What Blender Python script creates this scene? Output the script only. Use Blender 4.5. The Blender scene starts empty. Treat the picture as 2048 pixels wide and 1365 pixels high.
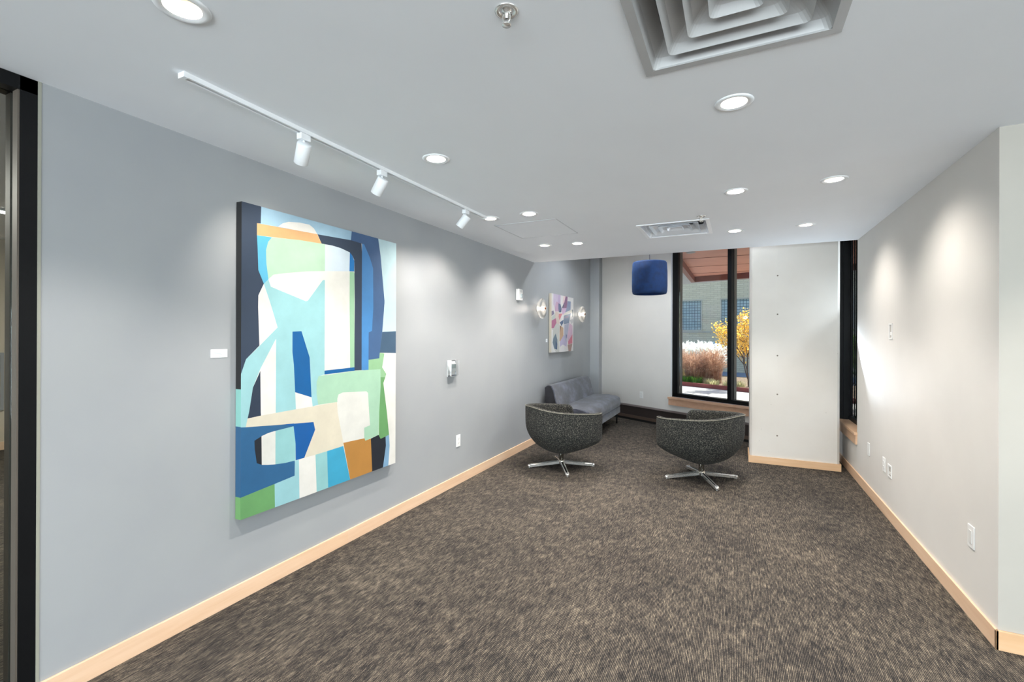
import bpy, bmesh, math, random
import numpy as np
from mathutils import Vector, Matrix, geometry
random.seed(7)
C = bpy.context.scene.collection
scn = bpy.context.scene
# ------------------------------------------------------------------ camera
FPX, YAW, PIT, ROL, SHY, EYE = 932.0, math.radians(25.716), math.radians(.04), math.radians(.21), 11.33, 1.456
XL, XR, HC, YS, YR = -2.454, 1.104, 2.4406, 5.774, 2.947
cd = bpy.data.cameras.new('camera'); cam = bpy.data.objects.new('camera', cd); C.objects.link(cam)
_F = Vector((-math.sin(YAW)*math.cos(PIT), math.cos(YAW)*math.cos(PIT), math.sin(PIT)))
_R = Vector((math.cos(YAW), math.sin(YAW), 0)); _U = _R.cross(_F)
R2 = _R*math.cos(ROL)+_U*math.sin(ROL); U2 = -_R*math.sin(ROL)+_U*math.cos(ROL)
cam.matrix_world = Matrix(((R2.x, U2.x, -_F.x, 0), (R2.y, U2.y, -_F.y, 0), (R2.z, U2.z, -_F.z, EYE), (0, 0, 0, 1)))
cd.sensor_fit = 'HORIZONTAL'; cd.sensor_width = 36; cd.lens = FPX/2048*36; cd.shift_y = -SHY/2048
cd.clip_start = .02; cd.clip_end = 400
scn.camera = cam
# ------------------------------------------------------------------ view, world, sun, fill lamps, daylight
scn.view_settings.view_transform = 'Standard'; scn.view_settings.look = 'None'
scn.view_settings.gamma = 1; scn.view_settings.use_curve_mapping = False
scn.view_settings.exposure = 1.0
w = bpy.data.worlds.new('sky'); scn.world = w; w.use_nodes = True
nt = w.node_tree; nt.nodes.clear()
sky = nt.nodes.new('ShaderNodeTexSky'); sky.sky_type = 'NISHITA'; sky.sun_disc = False
sky.sun_elevation = math.radians(42); sky.sun_rotation = math.radians(25); sky.air_density = 1.0
bg = nt.nodes.new('ShaderNodeBackground'); bg.inputs[1].default_value = .22
wo = nt.nodes.new('ShaderNodeOutputWorld')
nt.links.new(sky.outputs[0], bg.inputs[0]); nt.links.new(bg.outputs[0], wo.inputs[0])

def light(name, kind, loc, energy, color=(1, 1, 1), size=.1, target=None, sy=None, angle=None, blend=.5, diffuse=1.0):
    l = bpy.data.lights.new(name, kind); l.energy = energy; l.color = color
    o = bpy.data.objects.new(name, l); C.objects.link(o); o.location = loc
    if kind == 'AREA':
        l.shape = 'RECTANGLE'; l.size = size; l.size_y = sy or size
    elif kind == 'SUN': l.angle = size
    else: l.shadow_soft_size = size
    if kind == 'SPOT': l.spot_size = math.radians(angle); l.spot_blend = blend
    if target is not None:
        o.rotation_euler = (Vector(target)-Vector(loc)).to_track_quat('-Z', 'Y').to_euler()
    return o
SUN_TO = Vector((.50, .87, 1.15))
light('sun', 'SUN', (8, 20, 20), 6.0, (1, .95, .88), math.radians(.6), target=Vector((8, 20, 20))-SUN_TO)
# added fill lamps outside the unseen lobby windows, tilted up to brighten the ceiling
light('fill_rear', 'AREA', (0.6, -5.5, 1.1), 340, (.88, .94, 1), 5.6, target=(0.6, 0, 3.9), sy=2.0)
light('fill_right', 'AREA', (6.05, -1.4, 1.0), 130, (.90, .95, 1), 5.0, target=(-1, 0.2, 4.2), sy=2.0)

# daylight through the narrow window in the right wall
light('daylight_window', 'AREA', (1.235, 5.93, 1.75), 8, (.78, .89, 1), .26, target=(-.9, 3.6, 3.6), sy=2.2)

# ------------------------------------------------------------------ materials
def lin(c):
    return tuple((v/255/12.92 if v/255 <= .04045 else ((v/255+.055)/1.055)**2.4) for v in c)
MATS = {}
def mat(name, rgb, rough=.6, metal=0, spec=.5, emit=None, es=0, sheen=0, coat=0):
    if name in MATS: return MATS[name]
    m = bpy.data.materials.new(name); m.use_nodes = True
    b = m.node_tree.nodes['Principled BSDF']
    b.inputs['Base Color'].default_value = (*lin(rgb), 1); b.inputs['Roughness'].default_value = rough
    b.inputs['Metallic'].default_value = metal; b.inputs['Specular IOR Level'].default_value = spec
    if emit: b.inputs['Emission Color'].default_value = (*lin(emit), 1); b.inputs['Emission Strength'].default_value = es
    if sheen: b.inputs['Sheen Weight'].default_value = sheen
    if coat: b.inputs['Coat Weight'].default_value = coat
    MATS[name] = m; return m
def N(m, t, **kw):
    n = m.node_tree.nodes.new(t)
    for k, v in kw.items():
        if k in n.inputs: n.inputs[k].default_value = v
        else: setattr(n, k, v)
    return n
def L(m, a, b): m.node_tree.links.new(a, b)
def bsdf(m): return m.node_tree.nodes['Principled BSDF']
def coords(m, scale=(1, 1, 1), src='Object', rot=(0, 0, 0)):
    t = N(m, 'ShaderNodeTexCoord'); mp = N(m, 'ShaderNodeMapping'); mp.inputs['Scale'].default_value = scale
    mp.inputs['Rotation'].default_value = rot
    L(m, t.outputs[src], mp.inputs[0]); return mp.outputs[0]
def ramp(m, fac, stops):
    r = N(m, 'ShaderNodeValToRGB'); e = r.color_ramp.elements
    e[0].position, e[0].color = stops[0][0], (*lin(stops[0][1]), 1)
    e[1].position, e[1].color = stops[-1][0], (*lin(stops[-1][1]), 1)
    for p, c in stops[1:-1]:
        x = e.new(p); x.color = (*lin(c), 1)
    L(m, fac, r.inputs[0]); return r.outputs[0]
def noise(m, vec, scale, detail=3, rough=.5):
    n = N(m, 'ShaderNodeTexNoise'); n.inputs['Scale'].default_value = scale
    n.inputs['Detail'].default_value = detail; n.inputs['Roughness'].default_value = rough
    L(m, vec, n.inputs['Vector']); return n.outputs[0]
def mix(m, fac, a, b, mode='MIX'):
    x = N(m, 'ShaderNodeMix'); x.data_type = 'RGBA'; x.blend_type = mode
    for s, v in ((0, fac), (6, a), (7, b)):
        if hasattr(v, 'links') or hasattr(v, 'is_linked'): L(m, v, x.inputs[s])
        else: x.inputs[s].default_value = v if s == 0 else (*lin(v), 1)
    return x.outputs[2]
def math_(m, op, a, b=None, c=None):
    x = N(m, 'ShaderNodeMath'); x.operation = op
    for i, v in enumerate((a, b, c)):
        if v is None: continue
        if hasattr(v, 'is_linked'): L(m, v, x.inputs[i])
        else: x.inputs[i].default_value = v
    return x.outputs[0]
def bump(m, h, strength=.2, dist=.002):
    b = N(m, 'ShaderNodeBump'); b.inputs['Strength'].default_value = strength; b.inputs['Distance'].default_value = dist
    L(m, h, b.inputs['Height']); L(m, b.outputs[0], bsdf(m).inputs['Normal'])
def noisy(name, a, b, scale, stretch=(1, 1, 1), rough=.7, bs=0, bd=.002, detail=3, **kw):
    if name in MATS: return MATS[name]
    m = mat(name, a, rough, **kw); v = coords(m, stretch); n = noise(m, v, scale, detail)
    L(m, ramp(m, n, [(.35, a), (.65, b)]), bsdf(m).inputs['Base Color'])
    if bs: bump(m, n, bs, bd)
    return m
# walls, eggshell paint with faint roller texture
M_GREY = noisy('grey_wall_paint', (156, 159, 162), (159, 162, 164), 3, rough=.42, bs=.0)
M_WHITE = noisy('white_wall_paint', (216, 213, 208), (219, 216, 211), 3, rough=.52)
M_WARM = noisy('return_wall_dimmed', (176, 171, 162), (180, 175, 166), 3, rough=.55)  # white paint darkened for the return wall, its shade put into the colour
M_CEIL = noisy('ceiling_paint', (236, 239, 243), (238, 241, 245), 2, rough=.8)
M_BLACK = mat('black_aluminium', (11, 12, 14), .42, spec=.2)
M_BRONZE = mat('bronze_aluminium', (92, 84, 76), .45)
M_TRIMW = mat('white_trim', (236, 238, 240), .5)
M_PLAST = mat('white_plastic', (232, 232, 230), .35)
M_GREYP = mat('grey_plastic', (150, 152, 155), .4)
M_DARK = mat('dark_gap', (14, 14, 15), .7)
M_PAPER = mat('white_card', (242, 244, 246), .7)
M_INK = mat('grey_ink', (178, 180, 186), .8)
def wood(name, a, b, c, axis):
    m = mat(name, a, .38); sc = [9, 9, 9]; sc[axis] = .8
    v = coords(m, tuple(sc)); n = noise(m, v, 2.2, 6, .6)
    pl = [0, 0, 0]; pl[axis] = 1
    t = N(m, 'ShaderNodeTexCoord'); s = N(m, 'ShaderNodeSeparateXYZ'); L(m, t.outputs['Object'], s.inputs[0])
    seg = math_(m, 'FLOOR', math_(m, 'MULTIPLY', s.outputs[axis], 1/1.22))
    wn = N(m, 'ShaderNodeTexWhiteNoise'); wn.noise_dimensions = '1D'; L(m, seg, wn.inputs['W'])
    base = ramp(m, n, [(.3, a), (.5, b), (.72, c)])
    L(m, mix(m, math_(m, 'MULTIPLY', wn.outputs[0], .28), base, (222, 196, 170)), bsdf(m).inputs['Base Color'])
    return m
M_MAPLE_Y = wood('maple_along_y', (216, 176, 142), (224, 188, 155), (231, 199, 170), 1)
M_MAPLE_X = wood('maple_along_x', (206, 160, 114), (214, 171, 127), (222, 183, 143), 0)
def carpet():
    m = mat('carpet', (80, 78, 76), .95, spec=.1)
    big = noise(m, coords(m, (1, .7, 1)), 2.2, 5, .6)
    patch = noise(m, coords(m, (1, .45, 1)), 22, 4, .6)
    fl = noise(m, coords(m, (1, .13, 1)), 125, 4, .8)
    tuft = noise(m, coords(m, (1, .55, 1)), 260, 2, .6)
    t = N(m, 'ShaderNodeTexCoord'); s = N(m, 'ShaderNodeSeparateXYZ'); L(m, t.outputs['Object'], s.inputs[0])
    rib = math_(m, 'SINE', math_(m, 'MULTIPLY', s.outputs[0], 2*math.pi/.0068))
    f = math_(m, 'ADD', math_(m, 'MULTIPLY', fl, 1.15), math_(m, 'MULTIPLY', patch, .42))
    f = math_(m, 'ADD', f, math_(m, 'MULTIPLY', big, .28))
    f = math_(m, 'ADD', f, math_(m, 'MULTIPLY', rib, .15))
    f = math_(m, 'ADD', f, math_(m, 'MULTIPLY', tuft, .45))
    f = math_(m, 'MULTIPLY', f, .425)
    col = ramp(m, f, [(.40, (33, 32, 33)), (.48, (58, 55, 53)), (.54, (90, 83, 75)), (.64, (150, 138, 120))])
    L(m, col, bsdf(m).inputs['Base Color'])
    bump(m, math_(m, 'ADD', math_(m, 'MULTIPLY', rib, .3), tuft), .35, .003)
    return m
M_CARPET = carpet()
def glass_mat(name, tint=(1, 1, 1), refl=.06):
    m = bpy.data.materials.new(name); m.use_nodes = True; t = m.node_tree; t.nodes.clear()
    o = t.nodes.new('ShaderNodeOutputMaterial'); mx = t.nodes.new('ShaderNodeMixShader')
    tr = t.nodes.new('ShaderNodeBsdfTransparent'); tr.inputs[0].default_value = (*tint, 1)
    gl = t.nodes.new('ShaderNodeBsdfGlossy'); gl.inputs['Roughness'].default_value = .02
    fr = t.nodes.new('ShaderNodeFresnel'); fr.inputs[0].default_value = 1.45
    t.links.new(fr.outputs[0], mx.inputs[0]); t.links.new(tr.outputs[0], mx.inputs[1]); t.links.new(gl.outputs[0], mx.inputs[2])
    t.links.new(mx.outputs[0], o.inputs[0]); return m
M_GLASS = glass_mat('window_glass', (.93, .97, .97))
M_CLEAR = glass_mat('clear_plastic', (.96, .97, .98))
M_SCGLASS = bpy.data.materials.new('sconce_glass'); M_SCGLASS.use_nodes = True
_t = M_SCGLASS.node_tree; _b = _t.nodes['Principled BSDF']; _b.inputs['Base Color'].default_value = (.95, .96, .97, 1); _b.inputs['Roughness'].default_value = .05
_b.inputs['Transmission Weight'].default_value = 1; _b.inputs['IOR'].default_value = 1.35
_tr = _t.nodes.new('ShaderNodeBsdfTransparent'); _tl = _t.nodes.new('ShaderNodeBsdfTranslucent'); _m1 = _t.nodes.new('ShaderNodeMixShader'); _m2 = _t.nodes.new('ShaderNodeMixShader')
_m1.inputs[0].default_value = .45; _m2.inputs[0].default_value = .30
_o = [q for q in _t.nodes if q.type == 'OUTPUT_MATERIAL'][0]
_t.links.new(_b.outputs[0], _m1.inputs[1]); _t.links.new(_tr.outputs[0], _m1.inputs[2]); _t.links.new(_m1.outputs[0], _m2.inputs[1]); _t.links.new(_tl.outputs[0], _m2.inputs[2]); _t.links.new(_m2.outputs[0], _o.inputs[0])
M_ALU = mat('satin_aluminium', (196, 197, 198), .30, metal=.85)
M_ALUP = noisy('painted_aluminium', (176, 176, 176), (182, 182, 181), 6, rough=.4)
M_CHROME = mat('chrome', (228, 226, 222), .24, metal=.8)
M_NICKEL = mat('satin_nickel', (190, 184, 172), .22, metal=1)
def lamp_mat(name, rgb, s): return mat(name, rgb, .5, emit=rgb, es=s)
M_LENS = lamp_mat('lamp_lens', (255, 244, 226), .55)
M_LENSB = lamp_mat('lamp_lens_bright', (255, 250, 240), 1.4)
M_BULB = lamp_mat('sconce_bulb', (255, 240, 218), 5)
# ------------------------------------------------------------------ mesh helpers
def nb(): return bmesh.new()
def box(bm, x0, x1, y0, y1, z0, z1, mi=0, M=None):
    vs = [bm.verts.new(Vector(p) if M is None else M @ Vector(p)) for p in
          ((x0, y0, z0), (x1, y0, z0), (x1, y1, z0), (x0, y1, z0), (x0, y0, z1), (x1, y0, z1), (x1, y1, z1), (x0, y1, z1))]
    fs = []
    for q in ((0, 3, 2, 1), (4, 5, 6, 7), (0, 1, 5, 4), (1, 2, 6, 5), (2, 3, 7, 6), (3, 0, 4, 7)):
        f = bm.faces.new([vs[i] for i in q]); f.material_index = mi; fs.append(f)
    return vs
def lathe(bm, prof, seg=32, M=None, mi=0, smooth=True, close=False):
    rings = []
    for r, z in prof:
        ring = []
        if r < 1e-6:
            v = bm.verts.new(Vector((0, 0, z)) if M is None else M @ Vector((0, 0, z))); ring = [v]
        else:
            for i in range(seg):
                a = 2*math.pi*i/seg; p = Vector((r*math.cos(a), r*math.sin(a), z))
                ring.append(bm.verts.new(p if M is None else M @ p))
        rings.append(ring)
    prs = list(zip(rings, rings[1:]))
    if close: prs.append((rings[-1], rings[0]))
    for A, B in prs:
        for i in range(seg):
            j = (i+1) % seg
            if len(A) == 1 and len(B) == 1: continue
            if len(A) == 1: f = bm.faces.new((A[0], B[j], B[i]))
            elif len(B) == 1: f = bm.faces.new((A[i], A[j], B[0]))
            else: f = bm.faces.new((A[i], A[j], B[j], B[i]))
            f.smooth = smooth; f.material_index = mi
def tube(bm, pts, r, seg=8, mi=0, closed=False, taper=None):
    pts = [Vector(p) for p in pts]; rings = []; n = len(pts); prev = None
    for i, p in enumerate(pts):
        if closed: t = (pts[(i+1) % n]-pts[i-1]).normalized()
        else: t = (pts[min(i+1, n-1)]-pts[max(i-1, 0)]).normalized()
        ref = Vector((0, 0, 1)) if abs(t.z) < .9 else Vector((1, 0, 0))
        if prev is not None: ref = prev
        a = t.cross(ref).normalized(); b = a.cross(t).normalized(); prev = b
        rr = r if taper is None else r*(1+(taper-1)*i/max(1, n-1))
        rings.append([bm.verts.new(p+a*math.cos(2*math.pi*k/seg)*rr+b*math.sin(2*math.pi*k/seg)*rr) for k in range(seg)])
    prs = list(zip(rings, rings[1:]))
    if closed: prs.append((rings[-1], rings[0]))
    for A, B in prs:
        for k in range(seg):
            j = (k+1) % seg; f = bm.faces.new((A[k], A[j], B[j], B[k])); f.smooth = True; f.material_index = mi
    if not closed:
        bm.faces.new(rings[0][::-1]).material_index = mi; bm.faces.new(rings[-1]).material_index = mi
def prism(bm, poly, z0, z1, M=None, mi=0):
    T = (lambda p: Vector(p)) if M is None else (lambda p: M @ Vector(p))
    A = [bm.verts.new(T((x, y, z0))) for x, y in poly]; B = [bm.verts.new(T((x, y, z1))) for x, y in poly]
    bm.faces.new(A[::-1]).material_index = mi; bm.faces.new(B).material_index = mi
    n = len(poly)
    for i in range(n):
        bm.faces.new((A[i], A[(i+1) % n], B[(i+1) % n], B[i])).material_index = mi
def bev(bm, w, seg=2, edges=None):
    bmesh.ops.bevel(bm, geom=list(edges if edges is not None else bm.edges), offset=w, segments=seg, profile=.5, affect='EDGES', clamp_overlap=True)
def obj(name, bm, mats, parent=None, kind=None, loc=None, mod=None, smooth=False, norm=True):
    me = bpy.data.meshes.new(name)
    if norm: bmesh.ops.recalc_face_normals(bm, faces=bm.faces[:])
    if smooth:
        for f in bm.faces: f.smooth = True
    bm.to_mesh(me); bm.free()
    for m in (mats if isinstance(mats, (list, tuple)) else [mats]): me.materials.append(m)
    o = bpy.data.objects.new(name, me); C.objects.link(o)
    if loc: o.location = loc
    if parent: o.parent = parent
    if kind: o['kind'] = kind
    if mod:
        s = o.modifiers.new('sub', 'SUBSURF'); s.levels = mod; s.render_levels = mod
    return o
def tag(o, label, cat, group=None):
    o['label'] = label; o['category'] = cat
    if group: o['group'] = group
    return o
def thing(name, label, cat, loc=(0, 0, 0), rz=0, group=None):
    o = bpy.data.objects.new(name, None); C.objects.link(o); o.empty_display_size = .1
    o.location = loc; o.rotation_euler = (0, 0, rz); return tag(o, label, cat, group)
def struct(name, bm, m, parent=None):
    return obj(name, bm, m, parent, None if parent else 'structure')
def dup(src, loc=None, rz=None, label=None, group=None):
    def rec(o, par):
        c = o.copy(); C.objects.link(c); c.parent = par
        for ch in o.children: rec(ch, c)
        return c
    c = rec(src, None)
    if loc is not None: c.location = loc
    if rz is not None: c.rotation_euler = (0, 0, rz)
    if label: c['label'] = label
    if group: c['group'] = group
    return c
def sbox(name, a, m, parent=None, bevel=0, M=None):
    bm = nb(); box(bm, *a, M=M)
    if bevel: bev(bm, bevel)
    return obj(name, bm, m, parent)
def flat_with_holes(bm, outer, holes, T, mi=0):
    vs = []; es = []
    for lp in [outer]+holes:
        k = len(vs); vs += [Vector(p) for p in lp]; es += [(k+i, k+(i+1) % len(lp)) for i in range(len(lp))]
    vo, _, fo, *_r = geometry.delaunay_2d_cdt(vs, es, [], 1, 1e-6)
    bv = [bm.verts.new(T(v)) for v in vo]
    def inside(p, lp):
        c = False; n = len(lp)
        for i in range(n):
            x1, y1 = lp[i]; x2, y2 = lp[(i+1) % n]
            if (y1 > p[1]) != (y2 > p[1]) and p[0] < (x2-x1)*(p[1]-y1)/(y2-y1)+x1: c = not c
        return c
    for f in fo:
        cx = sum(vo[i][0] for i in f)/len(f); cy = sum(vo[i][1] for i in f)/len(f)
        if any(inside((cx, cy), h) for h in holes) or not inside((cx, cy), outer): continue
        bm.faces.new([bv[i] for i in f]).material_index = mi
def circ(cx, cy, r, n=24): return [(cx+r*math.cos(2*math.pi*i/n), cy+r*math.sin(2*math.pi*i/n)) for i in range(n)]
def inside_poly(p, lp):
    c = False; n = len(lp)
    for i in range(n):
        x1, y1 = lp[i]; x2, y2 = lp[(i+1) % n]
        if (y1 > p[1]) != (y2 > p[1]) and p[0] < (x2-x1)*(p[1]-y1)/(y2-y1)+x1: c = not c
    return c
# the back wall stands at 30 degrees: local frame x = along the wall, y = outwards, z = up
UA = Vector((math.cos(math.radians(30)), -math.sin(math.radians(30)), 0)); NA = Vector((.5, math.cos(math.radians(30)), 0))
WF = Matrix(((UA.x, NA.x, 0, 0), (UA.y, NA.y, 0, 0), (0, 0, 1, 0), (0, 0, 0, 1)))
DW = 6.344
PAINT_A=[('navy',(50,64,86),[(0.0,1.0),(0.0907,1.0),(0.0886,0.9446),(0.0707,0.9424),(0.0739,0.8669),(0.0778,0.7918),(0.1047,0.7492),(0.0786,0.7096),(0.0777,0.6717),(0.0845,0.5462),(0.0223,0.5038),(0.0,0.4577)]),('sky',(165,200,222),[(0.0907,1.0),(0.6298,1.0),(0.6237,0.9636),(0.3974,0.9542),(0.0707,0.9419),(0.0886,0.9446)]),('white',(238,236,230),[(0.176,0.9483),(0.1999,0.9633),(0.2312,0.9734),(0.2913,0.9805),(0.3495,0.9821),(0.377,0.9726),(0.3974,0.9548),(0.2913,0.951)]),('dblue',(66,100,145),[(0.6298,1.0),(0.839,1.0),(0.8601,0.9271),(0.8958,0.7338),(0.8958,0.7137),(0.8775,0.5967),(0.856,0.5047),(0.8524,0.4807),(0.7631,0.4774),(0.763,0.4337),(0.7087,0.4364),(0.708,0.9583),(0.7035,0.9612),(0.6237,0.9636)]),('navy',(50,64,86),[(0.399,0.9544),(0.6237,0.9636),(0.7035,0.9612),(0.708,0.9274),(0.7087,0.4364),(0.655,0.4374),(0.6525,0.451),(0.6541,0.7138),(0.6511,0.8298),(0.6493,0.8869),(0.6358,0.9022),(0.6164,0.9134),(0.5526,0.9223),(0.4961,0.925),(0.4249,0.9233)]),('orange',(226,178,124),[(0.0707,0.9427),(0.2913,0.951),(0.3974,0.9548),(0.4249,0.9233),(0.2912,0.918),(0.0707,0.9036)]),('cyan',(95,185,220),[(0.0707,0.9036),(0.144,0.9074),(0.1253,0.8897),(0.1149,0.861),(0.117,0.8173),(0.1273,0.7659),(0.1047,0.7492),(0.0778,0.7918),(0.0739,0.8669)]),('mint2',(184,216,190),[(0.144,0.9074),(0.2912,0.9186),(0.4249,0.9233),(0.4472,0.9233),(0.4471,0.8228),(0.3394,0.8114),(0.2176,0.7944),(0.1524,0.7832),(0.1273,0.7659),(0.117,0.8173),(0.1149,0.861),(0.1253,0.8897)]),('pale',(216,230,242),[(0.4472,0.9233),(0.4961,0.925),(0.5526,0.9223),(0.6164,0.9134),(0.6145,0.8374),(0.4471,0.8228)]),('blue2',(30,120,190),[(0.6164,0.9134),(0.6358,0.9022),(0.6493,0.8835),(0.6493,0.8398),(0.6145,0.8374)]),('aqua',(160,210,215),[(0.1047,0.7492),(0.1273,0.7659),(0.1397,0.742),(0.3296,0.7031),(0.3418,0.7058),(0.4338,0.788),(0.4471,0.789),(0.4467,0.4324),(0.4099,0.4283),(0.397,0.4076),(0.3969,0.3646),(0.4072,0.3222),(0.3729,0.3195),(0.2758,0.3191),(0.1952,0.3177),(0.167,0.318),(0.1672,0.5687),(0.0904,0.4715),(0.0548,0.4119),(0.0374,0.335),(0.0305,0.3151),(0.0222,0.2885),(0.0,0.2909),(0.0,0.4577),(0.0223,0.5038),(0.0845,0.5449),(0.1749,0.6066),(0.1355,0.6905)]),('navy2',(42,56,76),[(0.0896,0.4635),(0.0924,0.329),(0.0936,0.3174),(0.0305,0.3151),(0.0374,0.335),(0.0548,0.4119)]),('white',(238,236,230),[(0.2707,0.3795),(0.3664,0.3535),(0.3729,0.3195),(0.2758,0.3191)]),('blue',(0,96,162),[(0.2546,0.5928),(0.3053,0.595),(0.354,0.4995),(0.3664,0.3535),(0.2707,0.3795),(0.2628,0.4777),(0.2546,0.5216)]),('blue',(0,96,162),[(0.4468,0.4474),(0.6538,0.451),(0.655,0.4367),(0.4467,0.4324)]),('green1',(162,205,168),[(0.6163,0.8359),(0.6449,0.8384),(0.6511,0.8315),(0.6538,0.451),(0.6219,0.4508),(0.6161,0.7121)]),('vblue',(72,138,200),[(0.708,0.96),(0.7242,0.9604),(0.7703,0.9101),(0.7973,0.8671),(0.8005,0.6991),(0.7902,0.5999),(0.7632,0.5928),(0.763,0.4337),(0.7087,0.4364)]),('paleaqua',(200,228,235),[(0.839,1.0),(1.0,1.0),(1.0,0.5999),(0.8775,0.596),(0.8958,0.7247),(0.8958,0.7338),(0.8601,0.9271)]),('slate',(64,92,118),[(0.8775,0.596),(1.0,0.5999),(1.0,0.5003),(0.856,0.5047)]),('green2',(148,194,148),[(0.856,0.5047),(0.897,0.5011),(0.8773,0.4406),(0.9137,0.4096),(0.8953,0.3814),(0.8629,0.3835),(0.863,0.4323),(0.763,0.4347),(0.7631,0.4774),(0.8524,0.4807)]),('green',(108,164,104),[(0.863,0.3979),(0.9048,0.3954),(0.8881,0.3709),(0.9208,0.2381),(0.9407,0.1358),(0.9096,0.1329),(0.8661,0.129),(0.8505,0.1378),(0.8535,0.2454)]),('mint',(172,212,184),[(0.4099,0.4289),(0.6599,0.4365),(0.863,0.4333),(0.865,0.3617),(0.8535,0.2454),(0.8484,0.1489),(0.7395,0.1393),(0.731,0.1447),(0.731,0.1551),(0.5303,0.3212),(0.4072,0.3222),(0.3969,0.3646),(0.397,0.4076)]),('cream',(224,216,196),[(0.0305,0.3151),(0.0936,0.3174),(0.2758,0.3191),(0.3729,0.3195),(0.5303,0.3212),(0.5348,0.2804),(0.5751,0.1554),(0.5751,0.1433),(0.3916,0.1393),(0.3243,0.1394),(0.3891,0.2321),(0.379,0.2615),(0.1995,0.2746),(0.0222,0.2885)]),('white2',(228,228,222),[(0.532,0.334),(0.5406,0.3494),(0.5695,0.3551),(0.7463,0.3459),(0.7596,0.3378),(0.7695,0.2546),(0.7775,0.1993),(0.731,0.1949),(0.731,0.1509),(0.5751,0.1554),(0.5348,0.2804)]),('teal',(44,100,146),[(0.0,0.2909),(0.0222,0.2885),(0.1995,0.2746),(0.265,0.2707),(0.2705,0.135),(0.2695,0.0862),(0.1626,0.0795),(0.0,0.07)]),('royal',(6,92,166),[(0.2084,0.2741),(0.379,0.2615),(0.3891,0.2321),(0.3243,0.1394),(0.2752,0.1392),(0.2743,0.1978),(0.2627,0.2608)]),('black',(30,36,46),[(0.0626,0.2398),(0.0963,0.2497),(0.0983,0.1556),(0.0743,0.1654),(0.0645,0.2114)]),('white2',(228,228,222),[(0.0963,0.2497),(0.1311,0.2557),(0.1661,0.2579),(0.1661,0.1451),(0.1269,0.1503),(0.0983,0.1556)]),('aqua2',(150,203,205),[(0.1661,0.2579),(0.2627,0.2608),(0.2743,0.1978),(0.2742,0.1393),(0.2172,0.1403),(0.1661,0.1451)]),('green',(108,164,104),[(0.0,0.07),(0.1626,0.0795),(0.1647,0.0),(0.0,0.0)]),('aqua3',(156,206,214),[(0.1626,0.0795),(0.2695,0.0862),(0.2705,0.135),(0.2742,0.1393),(0.2935,0.1383),(0.2977,0.0),(0.1647,0.0)]),('aqua2',(150,203,205),[(0.3916,0.1393),(0.4653,0.1407),(0.4733,0.0),(0.4002,0.0)]),('cyan2',(62,168,205),[(0.4653,0.1407),(0.5751,0.1433),(0.6256,0.0),(0.4733,0.0)]),('ochre',(188,134,66),[(0.5751,0.1554),(0.7329,0.1507),(0.7395,0.1393),(0.7842,0.1421),(0.7962,0.0),(0.6256,0.0)]),('black',(30,36,46),[(0.7842,0.1421),(0.8484,0.1489),(0.8661,0.129),(0.9096,0.1329),(0.9132,0.092),(0.8875,0.0),(0.7962,0.0)]),('ltblue',(130,170,202),[(0.9096,0.1329),(0.9407,0.1366),(0.9466,0.0868),(0.9353,0.0),(0.8875,0.0),(0.9132,0.092)])]
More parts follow.
